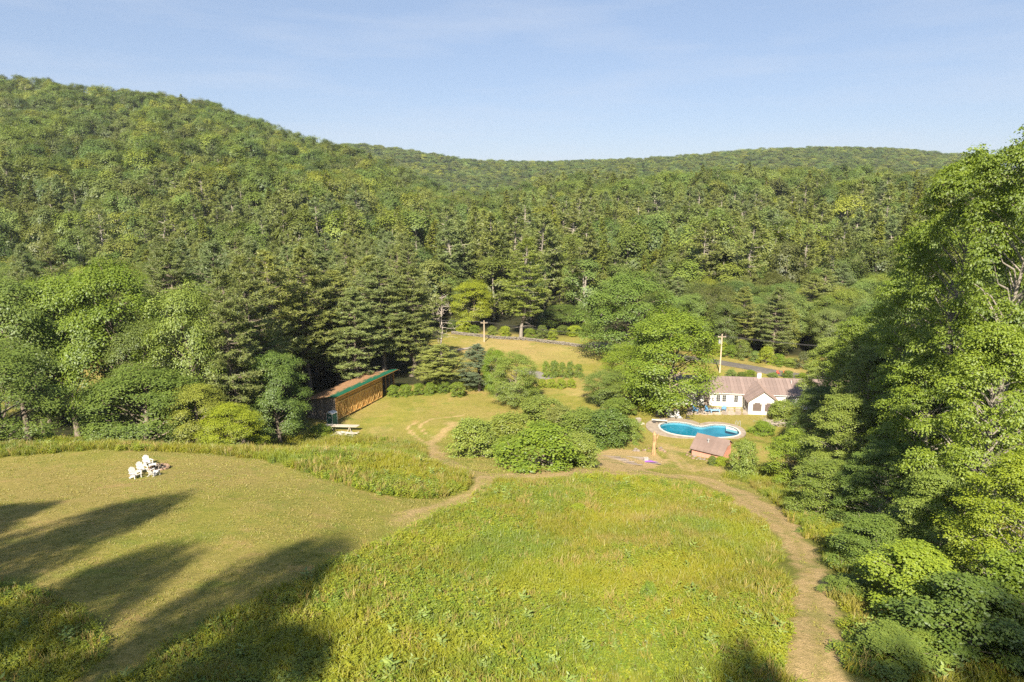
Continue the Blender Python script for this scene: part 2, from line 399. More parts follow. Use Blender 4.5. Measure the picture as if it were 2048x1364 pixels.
def conifer(seed, H=24., R=4.2, zb=.3, kind='pine', nwhorl=26, nper=5, ntuft=9, nneed=7, need=(.55, .10), trunk_r=.3, dead=.25, spread=.5):
    rng = np.random.default_rng(seed); paths = []
    tz = np.linspace(0, H, 9); lean = np.cumsum(rng.normal(0, .008*H, (9, 2)), 0); lean -= lean[0]
    tp = np.column_stack([lean, tz]); tr = trunk_r*(1-tz/H)**.85+.025; tr[0] *= 1.25; paths.append((tp, tr))
    C, D, S = [], [], []
    for i in range(nwhorl):
        h = zb+(1-zb)*(i/(nwhorl-1))**.95*.985
        u = (h-zb)/(1-zb)
        if kind == 'pine': prof = (1-u**1.9)**.75*(.62+.38*min(1, u/.25))+.05
        elif kind == 'thin': prof = (.55+.45*np.sin(u*pi))*(1-u**3)+.07
        else: prof = (1-u)**.8+.03
        for k in range(nper+(rng.random() < .4)):
            if rng.random() < (.12 if kind != 'spruce' else .02): continue
            a = rng.uniform(0, 2*pi) if kind != 'spruce' else (k+rng.random()*.5)*2*pi/nper+i
            L = R*prof*rng.uniform(.62, 1.12)
            z = h*H+rng.normal(0, .006*H); s = np.array([np.interp(z, tz, tp[:, 0]), np.interp(z, tz, tp[:, 1]), z])
            rise = (.10+.35*u)*L if kind != 'spruce' else -.22*L*(1-u)
            e = s+np.array([cos(a)*L, sin(a)*L, rise]); p = bend(s, e, rng, 5, -.05 if kind != 'spruce' else .03, .025)
            paths.append((p, np.linspace(min(.09, .02+.02*L), .01, 5)))
            n = max(3, int(ntuft*(.35+.65*prof)*rng.uniform(.8, 1.2)))
            t = rng.uniform(.28 if kind != 'spruce' else .12, 1.03, n)**.8
            q = np.stack([np.interp(t, np.linspace(0, 1, 5), p[:, c]) for c in range(3)], 1)
            side = np.array([-sin(a), cos(a), 0]); q += side*rng.normal(0, 1, (n, 1))*spread*L*.22*(1.15-t[:, None]*.7)*1.3
            q[:, 2] += rng.normal(0, .10, n)
            C.append(q); D.append(np.repeat([[cos(a), sin(a), .25]], n, 0)); S.append(np.full(n, 1.))
    for i in range(int(nwhorl*dead*2)):
        h = rng.uniform(.10, zb+.1); a = rng.uniform(0, 2*pi); L = R*rng.uniform(.25, .6); z = h*H
        s = np.array([np.interp(z, tz, tp[:, 0]), np.interp(z, tz, tp[:, 1]), z]); paths.append((bend(s, s+np.array([cos(a)*L, sin(a)*L, -.05*L]), rng, 4, .04, .04), np.linspace(.05, .012, 4)))
    C = np.concatenate(C); D = np.concatenate(D); nt_ = len(C)
    ct = rng.random(nt_)
    off = unit(rng.normal(size=(nt_, nneed, 3))); 
    if kind == 'spruce': T = unit(D[:, None]*.8+off*.6-np.array([0, 0, .35]))
    else: T = unit(D[:, None]*.5+off*.8+np.array([0, 0, .42]))
    P = C[:, None]+off*np.array([.14, .14, .06])-T*need[0]*.3
    nrm = unit(np.array([0, 0, 1.])+rng.normal(size=off.shape)*.7+D[:, None]*.3)
    k = nt_*nneed; L = need[0]*rng.uniform(.7, 1.25, k)
    V = leaf_quads(P.reshape(-1, 3), nrm.reshape(-1, 3), T.reshape(-1, 3), L, need[1]*rng.uniform(.7, 1.3, k)*(1 if kind != 'spruce' else 1.2))
    tint = np.clip(np.repeat(ct, nneed)*.5+rng.random(k)*.5, 0, 1)
    TV, TQ = tube_mesh(paths, 5)
    return (TV, TQ), (V, np.arange(len(V)).reshape(-1, 4), tint)

def snag(seed, H=14., br=26, spread=.2):
    rng = np.random.default_rng(seed); tz = np.linspace(0, H, 8); l = np.cumsum(rng.normal(0, .012*H, (8, 2)), 0); l -= l[0]
    tp = np.column_stack([l, tz]); paths = [(tp, .2*(1-tz/H)**.7+.03)]
    for i in range(br):
        z = H*rng.uniform(.3, .98); a = rng.uniform(0, 2*pi); L = H*spread*rng.uniform(.4, 1.1)*(1.15-z/H)+.4
        s = np.array([np.interp(z, tz, tp[:, 0]), np.interp(z, tz, tp[:, 1]), z]); e = s+np.array([cos(a)*L, sin(a)*L, L*rng.uniform(-.2, .9)])
        p = bend(s, e, rng, 5, .05, .06); paths.append((p, np.linspace(.07, .015, 5)))
        for k in range(3):
            q = p[rng.integers(2, 5)]; paths.append((bend(q, q+rng.normal(0, .3*L, 3)+np.array([0, 0, .2*L]), rng, 3, .02, .05), np.array([.03, .02, .01])))
    return tube_mesh(paths, 5)

def proto_parts(name, tr, cr, fol, bark, foln='crown'):
    t = fastmesh(name+'_trunk', tr[0], tr[1], [bark], smooth=True)
    c = fastmesh(name+'_crown', cr[0], cr[1], [fol], tint=cr[2])
    return t, c
def proto_single(name, tr, cr, fol, bark):
    V = np.concatenate([tr[0], cr[0]]); Q = np.concatenate([tr[1], cr[1]+len(tr[0])])
    return fastmesh(name, V, Q, [bark, fol], midx=np.r_[np.zeros(len(tr[1])), np.ones(len(cr[1]))], tint=np.r_[np.full(len(tr[1]), .5), cr[2]])

# far trees: one mesh each (about 16 m broadleaf, 22 m conifer)
FAR = {}
FAR['broad'] = [proto_single('broadleaf_tree_mesh', *broadleaf(s, 15, r, zb=.2, nlobe=nl, nsub=18, nleaf=17, leaf=.37, rsub=.6, form=f, nbr=6, openness=.04, shell=.86, flat=.8, nz=.28, nout=1.5), M['broad'], M['paleb'])
                for s, r, nl, f in ((1, 4.6, 19, 'round'), (2, 4.3, 17, 'dome'), (3, 4.3, 20, 'tall'), (4, 4.8, 19, 'round'), (5, 4.0, 16, 'round'))]
FAR['pine'] = [proto_single('pine_tree_mesh', *conifer(s, 22, r, zb=z, kind=k, nwhorl=22, nper=4, ntuft=10, nneed=8, need=(.75, .14), dead=.3), M['pine'], M['paleb'])
               for s, r, z, k in ((11, 3.8, .3, 'pine'), (12, 3.1, .38, 'thin'), (13, 2.8, .45, 'thin'), (14, 4.2, .25, 'pine'))]
FAR['spruce'] = [proto_single('hemlock_tree_mesh', *conifer(s, 19, r, zb=.08, kind='spruce', nwhorl=26, nper=5, ntuft=11, nneed=8, need=(.6, .15), dead=0, spread=.8), M['spruce'], M['bark'])
                 for s, r in ((21, 3.6), (22, 3.0), (23, 4.0))]
V_, Q_ = snag(31); V2_, Q2_ = snag(32, 14, 18, .28)
FAR['dead'] = [fastmesh('dead_tree_mesh', V_, Q_, [M['snag']]), fastmesh('dead_tree_mesh', V2_, Q2_, [M['snag']])]

# middle distance (70 to 190 m): trunk and crown as parts
MID = {}
def midb(key, fol, bark, *specs):
    MID[key] = [proto_parts(key, *broadleaf(s, 15, r, zb=z, nlobe=46, nsub=20, nleaf=38, leaf=.19, lrk=.30, rsub=.62, form=f, openness=op, nz=.36, nout=.5), M[fol], M[bark]) for s, r, z, f, op in specs]
midb('broad', 'broad', 'bark', (101, 5.4, .10, 'round', .1), (102, 4.8, .12, 'tall', .12), (103, 5.6, .18, 'vase', .15), (104, 5.2, .42, 'round', .2))
MID['pine'] = [proto_parts('pine', *conifer(s, 26, r, zb=z, kind='pine', nwhorl=34, nper=6, ntuft=17, nneed=10, need=(.50, .09), dead=.35, spread=.65), M['pine'], M['bark'])
               for s, r, z in ((111, 5.2, .18), (112, 4.6, .25), (113, 5.6, .22))]
MID['spruce'] = [proto_parts('spruce', *conifer(121, 18, 3.8, zb=.04, kind='spruce', nwhorl=30, nper=6, ntuft=16, nneed=8, need=(.42, .10), dead=0, spread=.8), M['spruce'], M['bark'])]
MID['dead'] = [fastmesh('dead_mid_mesh', *snag(33, 16, 34, .22), [M['snag']]) for _ in (0,)]
SHRUB = [proto_parts('shrub', *broadleaf(s, 4, r, zb=.02, nlobe=34, nsub=14, nleaf=20, leaf=.17, rsub=.32, lrk=.27, form=f, trunk_r=.06, shell=.3, openness=.08), M['broad'], M['bark'])
         for s, r, f in ((201, 2.6, 'dome'), (202, 2.2, 'round'), (203, 2.8, 'dome'))]
print('protos', round(time.time()-T0, 1))

ZONE = []      # trunks already placed (x, y, r)
def put_tree(name, protos, x, y, H, W, rot, label, cat, group=None, fol=None, bark=None, base=15., brad=5., z=None, sink=.15):
    """thing with trunk and crown; H height, W crown width in metres"""
    t, c = protos
    r = empty(name, (x, y, (hz(x, y) if z is None else z)-sink), rot, label, cat, group)
    r.scale = (W/(2*brad), W/(2*brad), H/base)
    ot = link('trunk', t, r); oc = link('crown', c, r)
    for o, m in ((ot, bark), (oc, fol)):
        if m: o.material_slots[0].link = 'OBJECT'; o.material_slots[0].material = M[m]
    ZONE.append((x, y, W/2)); return r
def hero(name, protos, px, y, pytop, wpx, label, cat='tree', group=None, fol=None, bark=None, base=15., brad=5., rot=None, x=None):
    """tree at depth y whose top reaches pytop in the photograph, crown wpx pixels across"""
    X = at_depth(px, 800, y)[0]
    top = at_depth(px, pytop, y)[2]; H = top-hz(X, y)
    dist = y*cos(PITCH)+(CAMZ-top+H*.4)*sin(PITCH)
    X = (px-1024)/F*dist
    return put_tree(name, protos, X, y, H, wpx*dist/F, rot if rot is not None else (px*1.7+y) % 6.28, label, cat, group, fol, bark, base, brad)

# ------------------------------------------------------------------ ground sheet with its mown, worn and overgrown zones
MEADOW = gp([(985, 966), (1100, 966), (1230, 972), (1340, 985), (1400, 1000), (1480, 1022), (1540, 1056), (1580, 1110), (1594, 1180), (1588, 1260), (1572, 1363)])+[(13.5, 16), (8, 4), (-26, 4)]+gp([(250, 1363), (330, 1300), (480, 1225), (620, 1155), (800, 1075), (880, 1035), (940, 1002)])
MEADOW2 = gp([(0, 1185), (90, 1190), (175, 1240), (190, 1300), (160, 1363)])+[(-30, 5), (-60, 5), (-60, 32)]
STRIP = gp([(-150, 884), (0, 884), (200, 880), (400, 885), (560, 890), (700, 906), (850, 926), (936, 950), (946, 975), (900, 992), (830, 1000), (790, 997), (700, 975), (600, 942), (520, 918), (430, 910), (300, 903), (200, 900), (0, 916), (-150, 925)])
WEEDR = gp([(1440, 952), (1500, 968), (1560, 1015), (1625, 1090), (1662, 1180), (1690, 1260), (1700, 1363)])+[(60, 15), (70, 80), (50, 84)]+gp([(1530, 940)])
WEEDL = gp([(560, 876), (640, 868), (720, 876), (800, 880), (850, 896), (850, 918), (700, 903), (600, 893)])
THIN = gp([(1150, 958), (1290, 960), (1400, 975), (1500, 1010), (1430, 1000), (1300, 972), (1160, 968)])
GARDEN = gp([(1190, 905), (1235, 895), (1310, 905), (1340, 925), (1250, 945), (1190, 935)])
TRACKS = [(gp([(1640, 1363), (1640, 1290), (1625, 1180), (1595, 1085), (1545, 1035), (1470, 985), (1400, 958), (1300, 946), (1200, 944), (1080, 950), (985, 952)]), 1.8, 1.0),
          (gp([(870, 905), (905, 930), (960, 950), (975, 968), (950, 990), (900, 1010), (820, 1040)]), 1.3, .8),
          (gp([(870, 905), (862, 885), (890, 860), (935, 840)]), .9, .75),
          (gp([(880, 880), (850, 868), (838, 852), (862, 838), (925, 832)]), .35, .8),
          (gp([(868, 892), (822, 866), (815, 855), (832, 846)]), .35, .8),
          (gp([(1400, 905), (1330, 900), (1380, 940)]), 1.2, .8),
          (gp([(1150, 790), (1240, 795), (1300, 800)]), 1.2, .6)]
BLOBS = [(905, 848, 1.7, .8), (860, 905, 1.2, .6), (780, 897, .8, .6), (835, 820, 1.6, .4), (760, 862, 3, .45), (850, 855, .0, 0), (1000, 798, 3, .35), (930, 700, 4.5, .6), (1160, 945, 3, .5),
         (1430, 940, 2.5, .8), (1265, 920, 3.2, .9), (1215, 918, 2, .8), (1330, 895, 2.5, .7), (1150, 785, 4, .4), (530, 1010, 2.5, .3), (560, 1010, 1.5, .3), (820, 1050, 2.5, .45), (700, 1100, 2, .25), (200, 1060, 2, .3), (140, 800, 14, .6), (1000, 690, 12, .5), (1120, 712, 12, .42), (1560, 742, 5, .5), (1420, 830, 3, .35)]
BLOBS = [(*G(a, b)[:2], r, k) for a, b, r, k in BLOBS if r]
ax = np.concatenate([-np.geomspace(2600, 62, 46), np.arange(-61, 65, .62), np.geomspace(66, 2600, 46)])
ay = np.concatenate([np.arange(-80, 8, 4.), np.arange(8, 190, .62), np.geomspace(191, 2400, 150)])
GX, GY = np.meshgrid(ax, ay); GZ = hmap(GX, GY)
nx, ny = len(ax), len(ay)
POOLPX = [(365, 880), (373, 858), (420, 843), (500, 838), (600, 847), (690, 872), (760, 878), (850, 862), (950, 866), (1040, 890), (1084, 930), (1068, 955), (1000, 970), (900, 976), (800, 974), (680, 968), (560, 957), (450, 935), (388, 907)]
PZ = .62
POOL = [G(1240+a/4.55, 660+b/4.55, PZ+.06)[:2] for a, b in POOLPX]
def catmull(P, m=6):
    P = np.asarray(P, float); n = len(P); out = []
    for i in range(n):
        p0, p1, p2, p3 = P[i-1], P[i], P[(i+1) % n], P[(i+2) % n]
        for t in np.arange(m)/m:
            out.append(.5*((2*p1)+(-p0+p2)*t+(2*p0-5*p1+4*p2-p3)*t*t+(-p0+3*p1-3*p2+p3)*t**3))
    return np.array(out)
POOLC = catmull(POOL, 4)
def offset_curve(C, d):
    t = np.roll(C, -1, 0)-np.roll(C, 1, 0); t = unit(t); nrm = np.stack([t[:, 1], -t[:, 0]], 1)
    area = np.sum(C[:, 0]*np.roll(C[:, 1], -1)-np.roll(C[:, 0], -1)*C[:, 1])
    return C+nrm*d*(1 if area > 0 else -1)
poolhole = inpoly(GX, GY, offset_curve(POOLC, .15))
near = (GY > 6) & (GY < 200) & (np.abs(GX) < 66)
def masks(x, y):
    n1 = fbm(x, y, 6, 1)-.5; n2 = fbm(x, y, 1.6, 2)-.5
    jx, jy = x+n2*1.1, y+n1*1.4
    tall = inpoly(jx, jy, MEADOW) | inpoly(jx, jy, MEADOW2) | inpoly(jx, jy, STRIP) | inpoly(jx, jy, WEEDR) | inpoly(jx, jy, WEEDL)
    dirt = np.zeros(x.shape)
    for pl, wd, k in TRACKS:
        d = polydist(x, y, pl, False); 
        e_ = k*(1-sm(wd*.45, wd*1.3, d+n2*wd*1.1))
        if wd > .9: e_ = e_*(.55+.45*sm(.1, .55, np.abs(d+n2*.3)))
        dirt = np.maximum(dirt, np.clip(e_*(1.15+.5*n1), 0, 1))
    for bx, by, r, k in BLOBS:
        dirt = np.maximum(dirt, k*(1-sm(.35, 1.1, np.hypot(x-bx, (y-by)*.8)/r+n1*.5+n2*.5)))
    dirt = np.maximum(dirt, 1.0*(inpoly(jx, jy, GARDEN)))
    return tall, dirt
tall = np.zeros(GX.shape); dirt = np.zeros(GX.shape)
a, b = masks(GX[near], GY[near]); tall[near] = a; dirt[near] = b
dry = np.clip(.45+(fbm(GX, GY, 11, 9)-.5)*1.6, 0, 1)
dry = np.where((GY < 66) & (GX < 2), np.clip(dry+.15, 0, 1), dry); dry = np.where(GY > 122, np.clip(dry+.3, 0, 1), dry)
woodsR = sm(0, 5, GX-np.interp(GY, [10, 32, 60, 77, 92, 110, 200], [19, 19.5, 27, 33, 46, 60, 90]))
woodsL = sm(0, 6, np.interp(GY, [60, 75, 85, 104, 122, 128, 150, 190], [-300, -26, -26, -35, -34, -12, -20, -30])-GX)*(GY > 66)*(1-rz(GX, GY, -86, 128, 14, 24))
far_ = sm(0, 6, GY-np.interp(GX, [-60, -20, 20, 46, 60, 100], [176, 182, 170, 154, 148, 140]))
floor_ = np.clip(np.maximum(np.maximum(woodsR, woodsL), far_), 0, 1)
P = np.stack([GX, GY, GZ], -1).reshape(-1, 3)
idx = np.arange(nx*ny).reshape(ny, nx)
Q = np.stack([idx[:-1, :-1], idx[:-1, 1:], idx[1:, 1:], idx[1:, :-1]], -1).reshape(-1, 4)
ph = poolhole.ravel(); Q = Q[~(ph[Q].any(1))]
gm, n, b = newmat('field_and_lawn', .95, .1)
A = lambda k: N(n, 'ShaderNodeAttribute', attribute_name=k).outputs['Fac']
fine = noise(n, 3.2, 6, rough=.7); med = noise(n, .55, 5, rough=.6); big = noise(n, .12, 4)
blades = noise(n, 16, 3, rough=.75)
lawn = ramp(n, mathn(n, 'ADD', mathn(n, 'MULTIPLY', fine, .5), mathn(n, 'MULTIPLY', med, .5)), [(.3, (.125, .150, .022)), (.5, (.225, .215, .040)), (.68, (.320, .270, .075))])
dryc = ramp(n, fine, [(.3, (.205, .165, .042)), (.55, (.30, .235, .078)), (.75, (.42, .33, .14))])
df = mathn(n, 'ADD', A('dry'), mathn(n, 'SUBTRACT', big, .5)); lawn = mixc(n, rng_(n, df, .3, .95, .05, .8), lawn, dryc)
dirtc = ramp(n, fine, [(.3, (.31, .235, .095)), (.6, (.52, .36, .18)), (.78, (.60, .46, .26))])
dm = mathn(n, 'ADD', A('dirt'), mathn(n, 'MULTIPLY', mathn(n, 'SUBTRACT', blades, .5), .5)); c = mixc(n, rng_(n, dm, .2, .95, 0, .85), lawn, dirtc)
soil = ramp(n, fine, [(.3, (.10, .13, .02)), (.7, (.20, .20, .035))]); wp = noise(n, .42, 4, rough=.65); c = mixc(n, rng_(n, wp, .56, .70, 0, .55), c, (.36, .24, .10)); wp2 = noise(n, .27, 5, rough=.6, mapscale=(1, 1.3, 1)); c = mixc(n, rng_(n, wp2, .55, .68, 0, .6), c, (.15, .19, .03))
c = mixc(n, mathn(n, 'MULTIPLY', A('tall'), .9), c, soil)
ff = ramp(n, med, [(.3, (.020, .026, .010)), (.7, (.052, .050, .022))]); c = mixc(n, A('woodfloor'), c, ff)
c = mixc(n, rng_(n, blades, .25, .75, .72, 1.25), (0, 0, 0), c)
hsv = N(n, 'ShaderNodeVectorMath', operation='SCALE'); n.links.new(c, hsv.inputs[0]); n.links.new(rng_(n, blades, .2, .8, .62, 1.35), hsv.inputs['Scale'])
n.links.new(hsv.outputs[0], b.inputs['Base Color']); bump(n, b, mathn(n, 'ADD', blades, fine), .9, .08)
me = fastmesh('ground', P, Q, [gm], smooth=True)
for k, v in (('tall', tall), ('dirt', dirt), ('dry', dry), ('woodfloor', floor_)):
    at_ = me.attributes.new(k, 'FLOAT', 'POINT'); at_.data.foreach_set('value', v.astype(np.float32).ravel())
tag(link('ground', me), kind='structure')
print('ground', round(time.time()-T0, 1))

# ------------------------------------------------------------------ scattering many copies in one object
def scatter(name, pts, kinds, scales, rots, meshes, label=None, cat=None, tilt=None):
    """one object: points with attributes, geometry nodes put a mesh on every point"""
    me = bpy.data.meshes.new(name); me.vertices.add(len(pts)); me.vertices.foreach_set('co', np.asarray(pts, np.float32).ravel())
    a = me.attributes.new('which', 'INT', 'POINT'); a.data.foreach_set('value', np.asarray(kinds, np.int32))
    a = me.attributes.new('size', 'FLOAT_VECTOR', 'POINT'); a.data.foreach_set('vector', np.asarray(scales, np.float32).ravel())
    R = np.zeros((len(pts), 3), np.float32); R[:, 2] = rots
    if tilt is not None: R[:, :2] = tilt
    a = me.attributes.new('turn', 'FLOAT_VECTOR', 'POINT'); a.data.foreach_set('vector', R.ravel())
    me.update(); o = link(name, me); tag(o, label, cat, kind='stuff')
    g = bpy.data.node_groups.new(name+'_nodes', 'GeometryNodeTree')
    g.interface.new_socket('Geometry', in_out='INPUT', socket_type='NodeSocketGeometry'); g.interface.new_socket('Geometry', in_out='OUTPUT', socket_type='NodeSocketGeometry')
    gi = g.nodes.new('NodeGroupInput'); go = g.nodes.new('NodeGroupOutput'); j = g.nodes.new('GeometryNodeJoinGeometry')
    def na(k, t):
        x = g.nodes.new('GeometryNodeInputNamedAttribute'); x.data_type = t; x.inputs[0].default_value = k; return x.outputs[0]
    which, size, turn = na('which', 'INT'), na('size', 'FLOAT_VECTOR'), na('turn', 'FLOAT_VECTOR')
    for i, src in enumerate(meshes):
        oi = g.nodes.new('GeometryNodeObjectInfo'); oi.inputs['Object'].default_value = src; oi.inputs['As Instance'].default_value = True; oi.transform_space = 'ORIGINAL'
        cmp_ = g.nodes.new('FunctionNodeCompare'); cmp_.data_type = 'INT'; cmp_.operation = 'EQUAL'; g.links.new(which, cmp_.inputs[2]); cmp_.inputs[3].default_value = i
        ip = g.nodes.new('GeometryNodeInstanceOnPoints'); g.links.new(gi.outputs[0], ip.inputs['Points']); g.links.new(cmp_.outputs[0], ip.inputs['Selection'])
        g.links.new(oi.outputs['Geometry'], ip.inputs['Instance']); g.links.new(turn, ip.inputs['Rotation']); g.links.new(size, ip.inputs['Scale'])
        g.links.new(ip.outputs[0], j.inputs[0])
    g.links.new(j.outputs[0], go.inputs[0])
    md = o.modifiers.new('scatter', 'NODES'); md.node_group = g; return o

# ------------------------------------------------------------------ hero trees
LP = 'pine'; 
def B(i): return MID['broad'][i % 3]
def Pn(i): return MID['pine'][i % 3]
# left wood, front row
hero('broadleaf_tree', B(0), -10, 74, 690, 230, 'dark leafy maple at the left edge with sunlit fans of leaves low down', fol='dark')
hero('broadleaf_tree', MID['broad'][3], 30, 92, 560, 230, 'tall maple at the far left whose thin trunk stands against the tan field')
hero('broadleaf_tree', MID['broad'][3], 132, 96, 552, 190, 'maple with two dark trunks in front of the tan field gap', fol='bright')
hero('broadleaf_tree', B(1), 228, 94, 520, 215, 'brightest yellow green tree in the left wood, with tall rounded crown', fol='bright')
hero('broadleaf_tree', B(0), 285, 82, 738, 235, 'low wide rounded dark green tree at the lawn edge behind the white chairs', fol='dark')
hero('broadleaf_tree', B(1), 375, 88, 565, 170, 'tall olive green tree left of the big pines', fol='olive')
hero('broadleaf_tree', B(2), 330, 100, 590, 150, 'slender green tree between the bright tree and the olive tree')
hero('maple_sapling', B(0), 462, 79, 808, 120, 'small yellow green maple at the wood edge behind the lawn', 'tree', fol='yellow')
hero('broadleaf_tree', B(0), 395, 81, 770, 120, 'mid green bushy tree between the low wide tree and the small yellow maple')
hero('broadleaf_tree', B(1), 552, 92, 700, 130, 'dark green tree standing left of the long shed end wall', fol='dark')
for i, (px, d, top, wpx, lab) in enumerate([
        (345, 116, 486, 150, 'tall white pine with two leaders, leftmost of the big pines'),
        (425, 122, 482, 140, 'white pine with a broad soft top, second of the big pines'),
        (492, 99, 545, 180, 'large white pine with layered sunlit boughs left of the shed'),
        (545, 112, 500, 165, 'full white pine rising behind the left end of the shed'),
        (610, 121, 492, 150, 'tall white pine directly behind the shed roof, left of two'),
        (668, 127, 540, 150, 'white pine with a bare lower trunk behind the middle of the shed'),
        (712, 122, 575, 130, 'slender dark pine behind the green shed roof'),
        (765, 131, 520, 165, 'tall white pine behind the open end of the shed'),
        (820, 134, 535, 150, 'white pine with wide boughs right of the shed, by the field edge'),
        (640, 140, 505, 150, 'high white pine in the second row behind the shed'),
        (730, 150, 510, 150, 'high white pine in the second row above the shed open end'),
        (480, 135, 478, 150, 'high white pine in the second row above the layered pine')]):
    hero('pine_tree', Pn(i), px, d, top, wpx, lab, base=26, fol=None)
hero('pine_tree', Pn(1), 868, 124, 690, 105, 'low bushy pine on the edge of the mown ground behind the round bush', base=26, brad=4.2)
hero('spruce_tree', MID['pine'][0], 958, 124, 688, 92, 'bluish young conifer standing at the lower edge of the far field', base=26, brad=4.8, fol='blue')
hero('broadleaf_tree', B(1), 992, 121, 696, 62, 'narrow green tree between the bluish conifer and the apple tree', fol='bright')
hero('apple_tree', B(0), 1030, 115, 706, 92, 'round grey green apple tree casting shade on the mown slope', fol='olive')
hero('broadleaf_tree', B(2), 1208, 113, 742, 95, 'thin small tree with open crown in front of the far field')
hero('broadleaf_tree', B(0), 1258, 124, 690, 110, 'pale green tree with a light trunk left of the big maple', fol='bright', bark='paleb')
hero('broadleaf_tree', B(1), 1342, 109, 618, 215, 'big spreading maple shading the two loungers beside the pool', fol='bright')
hero('broadleaf_tree', B(0), 1262, 146, 548, 190, 'large dark round maple behind the field beside the big maple', fol='dark')
hero('pine_tree', Pn(1), 1042, 173, 475, 120, 'tall thin old pine with a pale bare trunk at the top of the field', base=26, brad=5.2, bark='paleb', fol='olive')
hero('broadleaf_tree', B(1), 945, 187, 560, 95, 'yellowish green tree at the far corner of the field', fol='yellow')
hero('broadleaf_tree', B(0), 1130, 186, 610, 100, 'green tree behind the stone wall at the top of the field')
d_ = link('dead_tree', MID['dead'][0]); X_, Y_, Z_ = at_depth(884, 700, 134); H_ = at_depth(884, 590, 134)[2]-hz(X_, Y_)
d_.location = (X_, Y_, hz(X_, Y_)-.2); d_.scale = (1.1, 1.1, H_/16); tag(d_, 'pale dead tree with bare branches at the left edge of the far field', 'tree')

rb = np.random.default_rng(12)
# shrubs by pixel: base centre, top, width
def shrub(px, base, top, wpx, label, v=0, fol=None, name='shrub', group=None, cat='shrub'):
    x, y, z = G(px, base); dist = y*cos(PITCH)+(CAMZ-z)*sin(PITCH)
    W = wpx*dist/F; y += W*.32
    x = x*y/(y-W*.32); z = hz(x, y)
    H = max(.4, (at_depth(px, top, y+W*.1)[2]-z)*1.02)
    return put_tree(name, SHRUB[v % 3], x, y, H, W*1.06, px*.7, label, cat, group, fol, None, 4., 2.9)
shrub(950, 918, 838, 140, 'rounded shrub at the left end of the thicket beside the dirt track', 0, 'olive')
shrub(1085, 942, 848, 195, 'largest dome shaped shrub of the thicket in front of the mown path', 2, 'bright')
shrub(1015, 900, 826, 135, 'shrub in the middle of the thicket behind its left end')
shrub(1078, 855, 792, 120, 'grey green shrub at the back of the thicket below the apple tree', 1, 'olive')
shrub(1060, 800, 757, 45, 'small grey shrub right of the apple tree base', 1, 'olive')
shrub(1160, 885, 818, 130, 'shrub in the back row of the thicket right of centre', 0, 'olive')
shrub(1215, 900, 818, 120, 'dark green shrub at the right end of the thicket', 1, 'dark')
shrub(1262, 888, 838, 60, 'twiggy shrub between the thicket and the broken stump', 2, 'olive')
shrub(1160, 935, 866, 110, 'low shrub in front of the right side of the thicket', 1)
shrub(1020, 925, 872, 90, 'low shrub in front of the thicket between its left end and the dome', 0, 'bright')
shrub(1120, 870, 812, 90, 'shrub at the back of the thicket behind the dome', 2)
shrub(915, 797, 764, 42, 'clipped round bright green bush on the mown slope', 1, 'bright')
shrub(1283, 812, 770, 75, 'bushy shrub left of the maple trunk', 0, 'bright')
shrub(1238, 838, 795, 90, 'low shrub behind the thicket, left of the pool deck', 0, 'dark')
shrub(1300, 828, 796, 60, 'leafy bush at the left back of the pool deck', 1, 'yellow')
shrub(1486, 958, 880, 78, 'grey green bush right of the small pink hut', 1, 'olive')
shrub(1562, 850, 800, 80, 'rounded bush in front of the screened porch', 0, 'olive')
shrub(1424, 932, 910, 26, 'small bush against the front of the pink hut', 1, 'dark')
shrub(1442, 934, 912, 40, 'low yellow bush at the corner of the pink hut', 2, 'yellow')
shrub(1525, 872, 842, 60, 'low shrub beyond the brush pile beside the pool lawn', 2, 'bright')
shrub(1157, 1033, 1004, 44, 'lone round yellow green bush in the tall meadow', 1, 'yellow')
shrub(1297, 1210, 1160, 44, 'leafy green clump standing alone in the middle of the meadow', 0, 'bright')
shrub(1425, 800, 775, 40, 'flower bed shrub against the white house wall', 2, 'bright')
shrub(640, 880, 848, 66, 'low green bush in front of the plank trestles', 0, 'bright')
shrub(355, 890, 858, 50, 'small pale bush at the foot of the wood behind the lawn', 1, 'olive')
for i, px in enumerate([788, 812, 838, 862, 888]):
    shrub(px, 797-i*2, 770-i*2, 36, 'low bush in the hedge running from the shed to the round bush', i, 'bright', 'hedge_shrub', 'hedge beside the shed')
for i, px in enumerate([1092, 1108, 1124, 1140, 1157]):
    shrub(px, 757, 723+[0, -2, 2, 0, 5][i], 25, 'tall narrow shrub in the clipped row beside the driveway', i, 'bright', 'hedge_shrub', 'tall shrub row beside the driveway')
for i, px in enumerate([1085, 1103, 1122, 1142]):
    shrub(px, 778, 757, 26, 'low rounded shrub in front of the tall shrub row', i, 'yellow', 'hedge_shrub', 'low hedge below the tall row')
for i, px in enumerate([930, 950, 975]):
    shrub(px, 782, 748, 40, 'dense bush between the round bush and the apple tree', i, 'bright' if i else None, 'shrub', 'bushes behind the round bush')
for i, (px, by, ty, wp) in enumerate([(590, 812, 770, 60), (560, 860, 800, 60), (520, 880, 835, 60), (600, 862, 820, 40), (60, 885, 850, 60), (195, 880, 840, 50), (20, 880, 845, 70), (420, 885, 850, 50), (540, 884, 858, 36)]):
    shrub(px, by, ty, wp, 'undergrowth bush in the shade at the edge of the left wood', i, 'dark', 'shrub', 'undergrowth bushes along the left wood')

